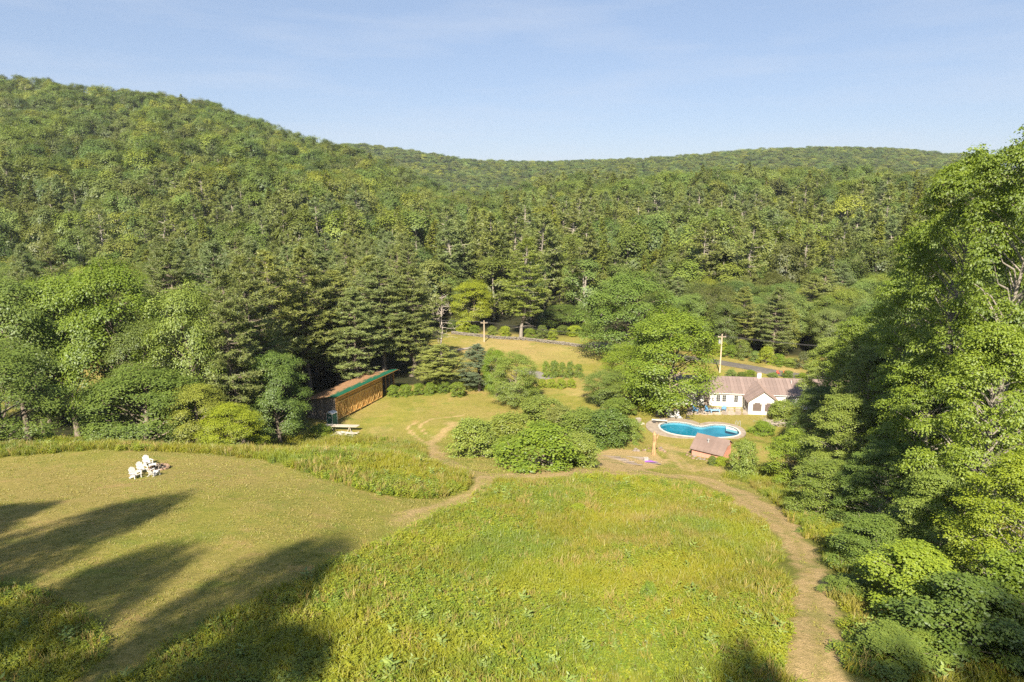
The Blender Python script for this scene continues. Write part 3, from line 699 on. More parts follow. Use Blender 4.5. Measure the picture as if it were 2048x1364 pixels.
for i, (px, by) in enumerate([(905, 664), (925, 668), (948, 668), (985, 672), (1010, 676), (1060, 679), (1085, 680), (1105, 682)]):
    shrub(px, by, by-rb.integers(18, 30), int(rb.integers(26, 40)), 'leafy bush behind the stone wall at the top of the field', i, [None, 'yellow', 'bright'][i % 3], 'shrub', 'bushes behind the stone wall')
for i, px in enumerate(range(1125, 1640, 24)):
    by = float(np.interp(px, [1125, 1190, 1290, 1450, 1530, 1640], [674, 681, 695, 717, 731, 747]))
    shrub(px, by-2, by-rb.integers(20, 42), int(rb.integers(28, 46)), 'roadside bush at the foot of the wooded slope', i, [None, 'yellow', 'bright', 'olive'][i % 4], 'shrub', 'bushes along the road')

for i, px in enumerate([1462, 1484, 1500, 1545, 1575, 1605, 1630]):
    shrub(px, 757+i//2, 738+(i*5) % 9, 30, 'bush between the farmhouse roof and the road', i, [None, 'dark', 'bright'][i % 3], 'shrub', 'bushes behind the farmhouse')

# ------------------------------------------------------------------ near woods on the right: big trees with single leaves
NEARB = [proto_parts('near_maple', *broadleaf(301, 27, 5.8, zb=.10, nlobe=96, nsub=25, nleaf=38, leaf=.205, lrk=.25, rsub=.56, form='tall', openness=.40, flat=.18, fold=.06, droop=.22, trunk_r=.34), M['bright'], M['paleb']),
         proto_parts('near_ash', *broadleaf(302, 19, 6.0, zb=.08, nlobe=80, nsub=25, nleaf=38, leaf=.19, lrk=.25, rsub=.52, form='dome', openness=.40, flat=.18, fold=.06, droop=.25, trunk_r=.28), M['bright'], M['paleb'])]
NEARS = [proto_parts('near_beech', *broadleaf(303, 10, 4.0, zb=.04, nlobe=50, nsub=22, nleaf=28, leaf=.16, rsub=.42, lrk=.24, form='dome', openness=.3, flat=.25, fold=.06, droop=.4, trunk_r=.12), M['bright'], M['bark']),
         proto_parts('near_sapling', *broadleaf(304, 6.5, 3.1, zb=.10, nlobe=44, nsub=18, nleaf=26, leaf=.16, rsub=.34, lrk=.22, form='dome', openness=.38, flat=.14, fold=.05, droop=.35, trunk_r=.08, shell=.45), M['bright'], M['bark'])]
def near(px, d, top, wpx, lab, v=0, fol=None, H=None, r=6.9, name='broadleaf_tree', rot=None, cat='tree'):
    return hero(name, (NEARB+NEARS)[v], px, d, top, wpx, lab, cat, None, fol, None, H or (27, 19)[v], r, rot)
near(2025, 46, 228, 300, 'tallest maple at the right edge, its top well above the skyline', 0, 'bright', rot=1)
near(1915, 54, 275, 270, 'tall maple with a sunlit top left of the tallest one', 0, 'bright', rot=2.2)
near(1850, 64, 420, 240, 'maple with sunlit layered boughs reaching towards the hillside', 0, 'bright', rot=4)
near(1800, 77, 540, 230, 'rounded green tree at the left shoulder of the right wood', 1, 'bright')
near(1735, 72, 690, 190, 'green tree in front of the left shoulder of the right wood', 1, 'olive')
near(1715, 92, 630, 180, 'green tree just right of the farmhouse roof end', 1, 'bright', rot=3)
near(1655, 101, 672, 130, 'green tree overhanging the right end of the farmhouse', 1, 'olive')
near(1640, 86, 770, 150, 'dark bushy tree between the porch and the right wood', 1, 'dark')
near(1590, 73, 860, 150, 'green maple leaning over the shaded lawn by the mown path', 2, 'bright', 10, 4.6)
near(1700, 64, 790, 230, 'olive tree with bare pale branches at the wood edge', 1, 'olive', rot=2)
near(1665, 55, 920, 190, 'small olive tree overhanging the worn path', 2, 'olive', 10, 4.4)
near(1860, 52, 700, 270, 'broad bright tree in the middle of the right wood', 1, 'bright', rot=5)
near(1770, 50, 880, 200, 'green tree at the middle of the wood edge above the path', 1, 'dark')
near(1975, 38, 640, 330, 'leafy tree below the tallest maple', 1, 'bright', rot=1.5)
near(2045, 30, 905, 330, 'nearest bright yellow green tree at the lower right', 1, 'yellow', rot=.5)
near(1890, 37, 930, 250, 'shaded tree between the olive tree and the nearest bright tree', 1, 'olive')
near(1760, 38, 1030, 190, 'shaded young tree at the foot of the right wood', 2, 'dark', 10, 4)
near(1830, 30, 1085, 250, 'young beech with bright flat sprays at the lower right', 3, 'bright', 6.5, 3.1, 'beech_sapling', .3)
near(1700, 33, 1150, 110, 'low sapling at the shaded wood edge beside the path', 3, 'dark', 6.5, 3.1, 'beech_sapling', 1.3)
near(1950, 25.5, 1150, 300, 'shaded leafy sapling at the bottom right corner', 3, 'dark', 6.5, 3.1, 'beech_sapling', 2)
near(1800, 24.5, 1265, 230, 'low leafy sapling at the bottom edge right of the path', 3, 'dark', 6.5, 3.1, 'beech_sapling', 3)  # dark leaf colour at the bottom edge paints in extra shade
near(2050, 26, 1100, 240, 'leafy sapling at the right edge below the nearest bright tree', 3, 'bright', 6.5, 3.1, 'beech_sapling', 4)
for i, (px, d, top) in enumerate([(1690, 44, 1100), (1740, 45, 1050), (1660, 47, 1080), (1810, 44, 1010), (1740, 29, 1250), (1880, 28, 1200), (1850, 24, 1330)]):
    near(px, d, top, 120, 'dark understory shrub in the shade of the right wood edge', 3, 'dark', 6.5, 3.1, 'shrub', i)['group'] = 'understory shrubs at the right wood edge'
# trees behind the drone that throw the long shadows over the lawn and meadow
for i, (x, y, H, W, v) in enumerate([(-34, 5, 28, 9, 0), (-43, 4, 28, 11, 0), (-19.5, -3, 28, 7.5, 0), (-27, -3, 27, 8, 0), (-16.5, -11, 28, 7, 0), (-37, -8, 24, 9, 0), (-22, -14, 25, 7, 0), (-54, -6, 30, 12, 0), (1.6, -17, 31, 4.6, 0), (6.8, -17, 31, 5.5, 0), (10, -12, 24, 8, 0), (14, -11, 28, 8, 0), (21, -9, 31, 10, 0), (29, -2, 30, 10, 0), (-55, 10, 27, 12, 0)]):
    hi_ = i % 3 != 1
    put_tree('broadleaf_tree', MID['broad'][3] if hi_ else NEARB[v], x, y, H, W*(1.05 if hi_ else 1), i*1.3, 'tall tree behind the viewpoint that throws shade across the near grass', 'tree', 'trees behind the viewpoint', base=15 if hi_ else 27, brad=5.6)

# ------------------------------------------------------------------ woods between and the forest on the hills
KIND = {'broad': 'broadleaf_tree', 'pine': 'pine_tree', 'spruce': 'hemlock_tree', 'dead': 'dead_tree'}
cand = []
def jitter(x0, x1, y0, y1, s, rng):
    gx, gy = np.meshgrid(np.arange(x0, x1, s).astype(float), np.arange(y0, y1, s*.87)); gx[1::2] += s/2
    return (gx+rng.uniform(-.38, .38, gx.shape)*s).ravel(), (gy+rng.uniform(-.38, .38, gy.shape)*s).ravel()
rf = np.random.default_rng(99)
fx, fy = jitter(-640, 640, 190, 700, 8.2, rf)
ft = fx/fy; k = (np.abs(ft) < .80); fx, fy, ft = fx[k], fy[k], ft[k]
R_ = np.interp(ft, RT, RDIST); ys_ = 196-25*sm(0.1, .5, ft); k = (fy < R_+22) & (fy > ys_-2); fx, fy, ft, R_, ys_ = fx[k], fy[k], ft[k], R_[k], ys_[k]
fs = (fy-ys_)/(R_-ys_)
thin = rf.random(len(fx)) < np.where(fs > .6, .9, 1.0); fx, fy, ft, fs = fx[thin], fy[thin], ft[thin], fs[thin]
nz = fbm(fx, fy, 70, 4); nz2 = fbm(fx, fy, 40, 8)
lefth = 1-sm(-.28, -.02, ft)
lo = np.where(fs < .22, .34, .02)*lefth+(1-lefth)*np.where(fs < .55, .45, .10); ppine = np.clip(lo*(1+(nz-.5)*3), 0.004, .8)
lo = lefth*np.where(fs < .35, .16, .015)+(1-lefth)*.22; pspr = np.clip(lo*(1+(nz2-.5)*4), 0.004, .6)
ppine = np.where(fs > .88, np.where((ft > .01) & (ft < .17), .5, ppine*.25), ppine); pspr = np.where(fs > .88, pspr*.3, pspr); edge = fs < .03; ppine[edge] *= .35; pspr[edge] *= .3
u = rf.random(len(fx)); pdead = .012
kind = np.where(u < pdead*(.4+1.2*(1-lefth)), 3, np.where(u < pdead+ppine, 1, np.where(u < pdead+ppine+pspr, 2, 0)))
# far ridge
gx2, gy2 = jitter(-900, 1150, 820, 1640, 16, rf)
gt = gx2/gy2; k = (gt > -.3) & (gt < .66); gx2, gy2 = gx2[k], gy2[k]
# near woods, placed away from the heroes
def woods(poly_fn, x0, x1, y0, y1, s):
    x, y = jitter(x0, x1, y0, y1, s, rf); k = poly_fn(x, y); x, y = x[k], y[k]
    Z = np.array(ZONE); d = np.min(np.hypot(x[:, None]-Z[:, 0], y[:, None]-Z[:, 1])/(Z[:, 2][None]*.62+1.6), 1)
    k = d > 1; return x[k], y[k]
SHEDP = [(-28.5, 105), (-22, 122.5), (-28.5, 126), (-36, 108)]
def fl(x, y):
    e = np.interp(y, [60, 78, 85, 103, 123, 128, 150, 175, 190], [-300, -40, -33, -37, -32, -14, -22, -27, -26])
    return (x < e) & (np.abs(x/y) < .8) & (np.hypot(x+86, y-128) > 20) & ~((x/y > -.345) & (y < 113)) & ~((y < 96) & (x < -58)) & ~((x/y < -.585) & (x/y > -.70) & (y < 150)) & (polydist(x, y, SHEDP) > 3.5) & ~inpoly(x, y, SHEDP)
lx, ly = woods(fl, -150, 0, 78, 190, 6.0)
def fr(x, y):
    e = np.interp(y, [10, 32, 60, 77, 92, 110, 125, 135, 160, 190], [24, 24, 31, 38, 52, 63, 64, 999, 999, 999])
    return (x > e) & (x/y < .95) & (x < e+20)
rx, ry = woods(fr, 16, 120, 22, 135, 6.2)
rightband = lambda x, y: (x > 34) & (x/y < .8) & (y > 151-x*.17+6)
bx_, by_ = woods(rightband, 30, 150, 135, 192, 6.0)

placed = []     # (name kind, mesh, x, y, H/base, w)
IND = {0: [], 1: [], 2: [], 3: []}
KS = ['broad', 'pine', 'spruce', 'dead']
nomH = {0: 15., 1: 22., 2: 19., 3: 14.}
def sizes(kind, fs_, rng, n):
    h = rng.uniform(.72, 1.28, n); wd = h*rng.uniform(.85, 1.15, n); return wd, h
wd, hh = sizes(kind, fs, rf, len(fx))
hh = hh*np.where(kind == 1, 1.1, np.where(kind == 0, 1.5, 1.2)); wd = wd*np.where(kind == 0, 1.36, 1.35)
small = (fs < .03); hh = np.where(small, hh*.72, hh)
fz = hmap(fx, fy)-.3
vi = rf.integers(0, 60, len(fx)); rot = rf.uniform(0, 6.28, len(fx))
order = np.argsort(fy - 30*hh)
lim = {0: 75, 1: 130, 2: 60, 3: 45}; cnt = {0: 0, 1: 0, 2: 0, 3: 0}
single = np.zeros(len(fx), bool)
for i in order:
    kk = int(kind[i])
    if cnt[kk] < lim[kk]: cnt[kk] += 1; single[i] = True
def landmark(x, y):
    px = to_px(x, y, hz(x, y)+10)[0]
    return ['above the far left wood', 'above the bright green tree', 'above the big pines', 'above the timber shed', 'above the far field', 'above the big maple', 'above the farmhouse', 'above the right wood'][int(np.searchsorted([210, 400, 620, 890, 1200, 1440, 1650], px))]
def zone_label(kk, x, y, h=1.):
    nm = {0: 'leafy tree', 1: 'pine with pale bark', 2: 'pointed hemlock', 3: 'dead grey tree'}[kk]
    sz = 'tall' if h > 1.25 else ('low' if h < .95 else 'mid sized')
    return f'{sz} {nm} low on the slope {landmark(x, y)}', f'{["leafy trees", "pines", "hemlocks", "dead trees"][kk]} low on the slope {landmark(x, y)}'
SRC = {}
def put_far(kk, v, x, y, z, w_, h_, r_, lab=None, grp=None):
    ms = FAR[KS[kk]]; me = ms[v % len(ms)]
    o = link(KIND[KS[kk]], me); o.location = (x, y, z); o.rotation_euler = (0, 0, r_); o.scale = (w_, w_, h_)
    l, g_ = zone_label(kk, x, y, h_); tag(o, lab or l, 'tree', grp or g_)
    SRC.setdefault((kk, v % len(ms)), o)
for i in np.nonzero(single)[0]: put_far(int(kind[i]), int(vi[i]), fx[i], fy[i], fz[i], wd[i], hh[i], rot[i])
for kk in range(4):
    for v in range(len(FAR[KS[kk]])):
        if (kk, v) not in SRC: put_far(kk, v, 60+v*9, 250+kk*5, hz(60+v*9, 250+kk*5)-.3, 1, 1, 0)
# near filler woods: same trees as the heroes, trunk and crown each
nfill = 0
for (xs, ys, zone) in ((lx, ly, 'L'), (rx, ry, 'R'), (bx_, by_, 'B')):
    for x, y in zip(xs, ys):
        u = rf.random(); r_ = rf.uniform(0, 6.28); h = rf.uniform(.85, 1.15)
        if zone == 'L':
            pine = u < (.75 if x/y > -.52 else .12)
            lab = ('white pine among others in the wood behind the shed', 'pines filling the wood behind the shed') if pine else ('green broadleaf tree inside the wood left of the shed', 'broadleaf trees filling the left wood')
            if y > 140: h *= .95
        elif zone == 'R':
            pine = False; lab = ('green broadleaf tree deep inside the wood right of the path', 'broadleaf trees filling the right wood')
        else:
            pine = u < .15; lab = ('pine behind the road at the farmhouse', 'pines behind the road') if pine else ('broadleaf tree behind the road at the farmhouse', 'broadleaf trees behind the road')
        q_ = int(np.searchsorted([210, 400, 620, 760], to_px(x, y, 14)[0])); row = ['front', 'middle', 'back'][0 if y < 115 else (1 if y < 150 else 2)]
        if zone == 'L': lab = (('white pine' if pine else 'green broadleaf tree')+f' in the {row} rows of the wood '+['at the far left', 'beside the bright green tree', 'left of the shed', 'behind the shed', 'right of the shed'][q_], lab[1])
        if zone == 'B': lab = (('pine' if pine else 'broadleaf tree')+' across the road, in the strip '+landmark(x, y), lab[1])
        if zone == 'R': lab = (f'broadleaf tree deep in the right wood, '+('level with the pool' if y > 85 else 'level with the mown path' if y > 50 else 'near the bottom of the view'), lab[1])
        if pine: put_tree('pine_tree', MID['pine'][nfill % 3], x, y, (17 if zone == 'B' else 25)*h, 9.5*h, r_, lab[0], 'tree', lab[1], base=26)
        else:
            H = {'L': 17, 'R': np.interp(y, [20, 40, 60, 100], [12, 16, 18, 17]), 'B': 13}[zone]*h
            put_tree('broadleaf_tree', MID['broad'][nfill % 3], x, y, H, 9.5*h, r_, lab[0], 'tree', lab[1])
        nfill += 1
print('fill', nfill, 'cands', len(fx), 'far', len(gx2))
# the rest of the forest, one object
srcs = []; smap = {}
for kk in range(4):
    for v in range(len(FAR[KS[kk]])): smap[(kk, v)] = len(srcs); srcs.append(SRC[(kk, v)])
s_ = ~single
pts = np.stack([fx, fy, fz], 1)[s_]; ks = np.array([smap[(int(a), int(b) % len(FAR[KS[int(a)]]))] for a, b in zip(kind[s_], vi[s_])])
sc_ = np.stack([wd, wd, hh], 1)[s_]
u2 = rf.random(len(gx2)); k2 = np.where(u2 < .93, 0, 1); pz = hmap(gx2, gy2)-.5
ks2 = np.array([smap[(int(a), i % len(FAR[KS[int(a)]]))] for i, a in enumerate(k2)]); s2 = rf.uniform(.9, 1.5, len(gx2))
scatter('forest', np.concatenate([pts, np.stack([gx2, gy2, pz], 1)]), np.concatenate([ks, ks2]), np.concatenate([sc_, np.stack([s2*1.7, s2*1.7, s2*np.where(k2 == 1, .75, 1.15)], 1)]),
        np.concatenate([rot[s_], rf.uniform(0, 6.28, len(gx2))]), srcs, 'dense mixed forest covering the hills up to the skyline', 'forest')
print('forest', round(time.time()-T0, 1))

# ------------------------------------------------------------------ road, driveway, patio
def smoothline(P, m=8):
    P = np.asarray(P, float); out = []
    for i in range(len(P)-1):
        p0, p1, p2, p3 = P[max(i-1, 0)], P[i], P[i+1], P[min(i+2, len(P)-1)]
        for t in np.arange(m)/m: out.append(.5*((2*p1)+(-p0+p2)*t+(2*p0-5*p1+4*p2-p3)*t*t+(-p0+3*p1-3*p2+p3)*t**3))
    return np.array(out+[P[-1]])
def strip(name, line, wd_, mat, dz, across=5, **kw):
    L = smoothline(line); t = unit(np.gradient(L, axis=0)); nn = np.stack([-t[:, 1], t[:, 0]], 1); s = np.linspace(-.5, .5, across)*wd_
    XY = L[:, None]+nn[:, None]*s[None, :, None]; Z = hmap(XY[..., 0], XY[..., 1])+dz
    V = np.concatenate([XY, Z[..., None]], -1).reshape(-1, 3); k = len(L)
    i = np.arange(k-1)[:, None]*across; j = np.arange(across-1)[None]
    Q = np.stack([i+j+1, i+j, i+across+j, i+across+j+1], -1).reshape(-1, 4)
    return tag(link(name, fastmesh(name, V, Q, [mat], smooth=True)), kind='structure')
M['asphalt'] = simple('worn_asphalt', (.165, .15, .13), .95, .25, 1.2, bumpd=.01)
M['concrete'] = simple('weathered_concrete', (.34, .28, .22), .9, .22, 1.3, bumpd=.01)
M['coping'] = simple('white_pool_coping', (.48, .46, .42), .8, .1, 2)
M['white'] = simple('white_painted_clapboard', (.70, .69, .66), .7, .05, 2)
M['whiteplastic'] = simple('white_paint', (.50, .49, .47), .55, .06, 3)
M['stone'] = simple('fieldstone', (.13, .115, .095), .95, .35, 2.5, bumpd=.02)
M['glass'] = simple('dark_window_glass', (.05, .055, .06), .12, .1, 1, spec=.6)
M['screen'] = simple('brown_insect_screen', (.11, .085, .075), .7, .1, 2)
M['metalroof'] = simple('brown_standing_seam_metal', (.215, .16, .14), .6, .12, 1.1, spec=.4)
M['hutroof'] = simple('brown_tin_roof', (.18, .13, .112), .65, .12, 1.3)
M['pink'] = simple('faded_salmon_boards', (.50, .24, .18), .85, .12, 2, mapscale=(6, 6, .6))
M['greyboard'] = simple('weathered_grey_boards', (.23, .19, .165), .9, .3, 3, mapscale=(5, 5, .5))
M['board'] = simple('fresh_pine_boards', (.52, .28, .085), .85, .35, 3, mapscale=(5, 5, .5))
M['brace'] = simple('light_timber_brace', (.66, .41, .14), .85, .15, 3)
M['lumber'] = simple('pale_weathered_lumber', (.40, .35, .29), .9, .2, 3, mapscale=(1, 6, 6))
M['scrap'] = simple('bleached_scrap_boards', (.46, .43, .39), .9, .25, 3)
M['toiletgreen'] = simple('dark_green_plastic', (.025, .13, .10), .5, .06, 2, spec=.4)
M['navy'] = simple('blue_painted_wood', (.10, .25, .42), .7, .12, 3)
M['sling'] = simple('pale_sling_fabric', (.58, .56, .54), .85, .06, 3)
M['darkmetal'] = simple('dark_metal', (.045, .042, .042), .5, .1, 3, spec=.5)
M['charcoal'] = simple('charcoal_ash', (.03, .028, .026), .95, .4, 8)
M['brick'] = simple('rust_brown_stone', (.20, .135, .095), .95, .3, 4, bumpd=.02)
M['rotwood'] = simple('broken_orange_wood', (.36, .24, .125), .95, .45, 3, mapscale=(2, 2, .4))
M['purple'] = simple('purple_cloth', (.30, .12, .42), .8, .2, 6)
M['red'] = simple('red_painted_wood', (.52, .07, .04), .6, .1, 3)
M['pole'] = simple('weathered_pole_wood', (.42, .34, .25), .9, .15, 3, mapscale=(4, 4, .5))
M['grey'] = simple('grey_metal', (.32, .33, .34), .45, .1, 3, spec=.4)
RL = gp([(1180, 685), (1290, 704), (1450, 727), (1530, 741), (1640, 757), (1800, 778)])
strip('road', RL, 4.4, M['asphalt'], .03)
strip('driveway', gp([(1038, 739), (1060, 744), (1078, 750), (1098, 758)]), 3.4, M['asphalt'], .045)

# ------------------------------------------------------------------ swimming pool
def ring(name, Ci, Co, z0, z1, mat, parent):
    n_ = len(Ci); z = lambda C, h: np.column_stack([C, np.full(n_, h)])
    V = np.concatenate([z(Ci, z1), z(Co, z1), z(Ci, z0), z(Co, z0)]); i = np.arange(n_); j = (i+1) % n_
    Q = np.concatenate([np.stack([i, i+n_, j+n_, j], 1), np.stack([i+n_, i+3*n_, j+3*n_, j+n_], 1), np.stack([i+2*n_, i, j, j+2*n_], 1)])
    return link(name, fastmesh(name, V, Q, [mat]), parent)
pc = POOLC.mean(0); PC0 = POOLC-pc
pool = empty('swimming_pool', (pc[0], pc[1], PZ), 0, 'kidney shaped swimming pool with turquoise water and pale rim', 'swimming pool')
cop_o = offset_curve(PC0, .27); ang = np.arctan2(PC0[:, 1], PC0[:, 0])
dk = 1.2+.9*np.clip(-np.cos(ang), 0, 1)+.5*np.clip(np.sin(ang), 0, 1)-.9*np.clip(-np.sin(ang), 0, 1)
t_ = unit(np.roll(PC0, -1, 0)-np.roll(PC0, 1, 0)); nn_ = np.stack([t_[:, 1], -t_[:, 0]], 1)
sgn = 1 if np.sum(PC0[:, 0]*np.roll(PC0[:, 1], -1)-np.roll(PC0[:, 0], -1)*PC0[:, 1]) > 0 else -1
kk_ = np.ones(7)/7; nnS = np.stack([np.convolve(np.r_[nn_[-3:, c], nn_[:, c], nn_[:3, c]], kk_, 'valid') for c in (0, 1)], 1)
deck_o = PC0+unit(nnS)*sgn*dk[:, None]
deck = ring('deck', cop_o, deck_o, -.15, .05, M['concrete'], pool)
ring('coping', PC0, cop_o, -.12, .10, M['coping'], pool)
M['liner'] = simple('blue_pool_liner', (.035, .185, .235), .6, .12, .8)
M['tile'] = simple('pale_blue_waterline_tile', (.30, .45, .52), .4, .1, 4)
ring('tile_band', PC0, offset_curve(PC0, .05), -.40, .095, M['tile'], pool)
n_ = len(PC0); Cb = offset_curve(PC0, -.25)
V = np.concatenate([np.column_stack([PC0, np.full(n_, -.40)]), np.column_stack([Cb, np.full(n_, -1.3)]), [[0, 0, -1.6]]]); i = np.arange(n_); j = (i+1) % n_
link('basin', fastmesh('basin', V, np.stack([i, j, j+n_, i+n_], 1), [M['liner']], Tris=np.stack([i+n_, j+n_, np.full(n_, 2*n_)], 1)), pool)
wm, n, b = newmat('pool_water'); n.nodes.remove(b); out = n.nodes['Material Output']
tr_ = N(n, 'ShaderNodeBsdfTransparent'); tr_.inputs[0].default_value = (.50, .82, .90, 1); gl = N(n, 'ShaderNodeBsdfGlossy', Roughness=.03); fr_ = N(n, 'ShaderNodeLayerWeight', Blend=.5)
bp = N(n, 'ShaderNodeBump', Strength=.08, Distance=.03); n.links.new(noise(n, 2.2, 3), bp.inputs['Height']); n.links.new(bp.outputs[0], gl.inputs['Normal']); n.links.new(bp.outputs[0], fr_.inputs['Normal'])
ms_ = N(n, 'ShaderNodeMixShader'); n.links.new(mathn(n, 'MULTIPLY_ADD', mathn(n, 'POWER', fr_.outputs['Facing'], 4.0), .7, .03), ms_.inputs[0]); n.links.new(tr_.outputs[0], ms_.inputs[1]); n.links.new(gl.outputs[0], ms_.inputs[2]); n.links.new(ms_.outputs[0], out.inputs[0])
V = np.concatenate([np.column_stack([PC0*.999, np.full(n_, -.10)]), [[0, 0, -.10]]])
link('water', fastmesh('water', V, None, [wm], Tris=np.stack([i, j, np.full(n_, n_)] if sgn > 0 else [j, i, np.full(n_, n_)], 1)), pool)
s_px = [G(1240+a/4.55, 660+b_/4.55, PZ) for a, b_ in ((962, 872), (1035, 893), (1068, 915), (1010, 900), (965, 890))]
mb = MB(); mb.prism([(p[0]-pc[0], p[1]-pc[1], -.5) for p in s_px], (0, 0, 0), (0, 0, .46)); mb.build('steps', M['whiteplastic'], pool)
def lpt(a, b_, z=PZ): p = G(1240+a/4.55, 660+b_/4.55, z); return p
p = lpt(1055, 868); mb = MB()
for dx in (0, .5): mb.tube([(p[0]-pc[0]+dx, p[1]-pc[1]-.5, -.3), (p[0]-pc[0]+dx, p[1]-pc[1]-.5, .7), (p[0]-pc[0]+dx, p[1]-pc[1]-.1, .85), (p[0]-pc[0]+dx, p[1]-pc[1]+.3, .6), (p[0]-pc[0]+dx, p[1]-pc[1]+.3, .06)], .03, 6)
mb.build('hand_rail', M['grey'], pool)
p = lpt(335, 848)
db = empty('diving_board', (p[0], p[1], PZ+.07), radians(-14), 'white diving board on a low stand at the left end of the pool', 'diving board')
MB().box((.4, 0, .5), (2.4, .46, .06)).build('board', M['whiteplastic'], db); MB().box((-.4, 0, .24), (.5, .4, .44)).box((.3, 0, .24), (.1, .4, .44)).build('stand', M['darkmetal'], db)

# ------------------------------------------------------------------ buildings
def plane_panels(parent, name, o, along, down, L, cnt_, th, mat, rib=.05):
    """roofing sheets side by side, each with a raised seam; one mesh shared"""
    o, a, d = np.array(o, float), np.array(along, float), np.array(down, float); a /= np.linalg.norm(a); dl = np.linalg.norm(d); d = d/dl; nrm = np.cross(a, d); nrm = nrm if nrm[2] > 0 else -nrm
    wd_ = L/cnt_; mb = MB()
    def slab(x0, x1, z0, z1):
        P = [a*x+d*y+nrm*z for z in (z0, z1) for y in (0, dl) for x in (x0, x1)]
        mb.add(P, [(0, 2, 3, 1), (4, 5, 7, 6), (0, 1, 5, 4), (2, 6, 7, 3), (0, 4, 6, 2), (1, 3, 7, 5)])
    slab(.004, wd_-.004, -th, 0); slab(0.005, .045, .001, rib)
    first = mb.build(name, mat, parent, tuple(o))
    for k in range(1, cnt_):
        c = first.copy(); COL.objects.link(c); c.location = tuple(o+a*wd_*k)
def window(parent, x, z, w_, h_, y=-.03, mun=(2, 3), rot=0, screen=False, frame='whiteplastic', glass='glass'):
    f = MB(); t = .08
    f.box((x-w_/2-t/2, y, z), (t, .08, h_+2*t)).box((x+w_/2+t/2, y, z), (t, .08, h_+2*t)).box((x, y, z+h_/2+t/2), (w_, .08, t)).box((x, y, z-h_/2-t/2), (w_+.2, .12, t))
    for i in range(1, mun[0]): f.box((x-w_/2+w_*i/mun[0], y+.005, z), (.025, .05, h_))
    for i in range(1, mun[1]): f.box((x, y+.005, z-h_/2+h_*i/mun[1]), (w_, .052, .025))
    fo = f.build('window', M[frame], parent)
    MB().box((x, y+.01, z), (w_, .02, h_)).build('pane', M[glass], fo)
house = empty('farmhouse', (40.07, 114.0, .0), radians(-8), 'long low white farmhouse with brown metal roof and screened porch wing', 'house')
X0, X1, DW, EV, RG = -12.5, 18.5, 8.6, 2.56, 4.35
mb = MB(); mb.prism([(X0, 0, -.4), (X0, DW, -.4), (X0, DW, EV), (X0, DW/2, RG-.1), (X0, 0, EV)], 0, (X1-X0, 0, 0)); mb.build('wall', M['white'], house)
plane_panels(house, 'roof_panel', (X0-.3, DW/2, RG), (1, 0, 0), (0, -DW/2-.35, -(RG-EV)*(DW/2+.35)/(DW/2)), X1-X0+.6, 52, .08, M['metalroof'])
plane_panels(house, 'roof_panel', (X0-.3, DW/2, RG), (1, 0, 0), (0, DW/2+.35, -(RG-EV)*(DW/2+.35)/(DW/2)), X1-X0+.6, 10, .08, M['metalroof'])
MB().box(((X0+X1)/2, -.34, EV-.17), (X1-X0+.6, .05, .14)).build('fascia', M['whiteplastic'], house)
for x in (-1.1, -3.1, -4.1, -7.5, -10.4, 7.5, 10.5, 13.5): window(house, x, 1.45, .62, 1.15)
mb = MB(); mb.box((-6, -.04, .95), (.95, .08, 2.0)); d_ = mb.build('door', M['greyboard'], house)
ch = MB().box((3.4, DW/2+.1, RG+.3), (.65, .65, 1.0)).build('chimney', M['white'], house); MB().box((3.4, DW/2+.1, RG+.84), (.76, .76, .1)).build('cap', M['concrete'], ch)
MB().tube([(8.6, 2.9, 3.7), (8.6, 2.9, 4.35)], .06, 8).build('vent_pipe', M['whiteplastic'], house)
# wing
WX0, WX1, WY, WE, WA = .25, 4.95, -4.0, 2.45, 4.15; wc = (WX0+WX1)/2
mb = MB(); mb.prism([(WX0, WY, -.4), (WX1, WY, -.4), (WX1, WY, WE), (wc, WY, WA-.08), (WX0, WY, WE)], 0, (0, -WY+2.8, 0)); wing = mb.build('porch_wing', M['white'], house)
for s_, xx in ((-1, WX0), (1, WX1)):
    plane_panels(house, 'roof_panel', (wc, WY-.35, WA), (0, 1, 0), (s_*(wc-WX0+.35), 0, -(WA-WE)*(wc-WX0+.35)/(wc-WX0)), 7.0, 12, .08, M['metalroof'])
for x in (wc-.98, wc+.98):
    f = MB().box((x, WY-.03, 1.35), (1.42, .05, 1.45)).build('porch_screen', M['screen'], house)
    MB().box((x-.76, WY-.05, 1.35), (.1, .1, 1.65)).box((x+.76, WY-.05, 1.35), (.1, .1, 1.65)).box((x, WY-.05, 2.13), (1.42, .1, .1)).box((x, WY-.05, .58), (1.42, .1, .1)).box((x-.6, WY-.055, 1.98), (.3, .06, .2), ry=.7).box((x+.6, WY-.055, 1.98), (.3, .06, .2), ry=-.7).build('screen_frame', M['whiteplastic'], f)
for y in (WY+1.1, WY+2.7): MB().box((WX0-.03, y, 1.35), (.05, 1.1, 1.45)).build('porch_screen', M['screen'], house)
# white shed far left
sx, sy, _ = at_depth(6, 690, 150)
bl = empty('white_roofed_barn', (sx, sy, hz(sx, sy)), radians(12), 'white roofed farm building glimpsed through the trees at the far left', 'barn')
mb = MB(); mb.prism([(-7, -4, -.3), (-7, 4, -.3), (-7, 4, 3), (-7, 0, 5), (-7, -4, 3)], 0, (14, 0, 0)); mb.build('wall', M['greyboard'], bl)
for s_ in (-1, 1): plane_panels(bl, 'roof_panel', (-7.3, 0, 5.1), (1, 0, 0), (0, s_*4.4, -2.2), 14.6, 12, .08, M['whiteplastic'])
MB().box((0, -4.04, 1.2), (2.4, .06, 2.4)).build('door', M['board'], bl)

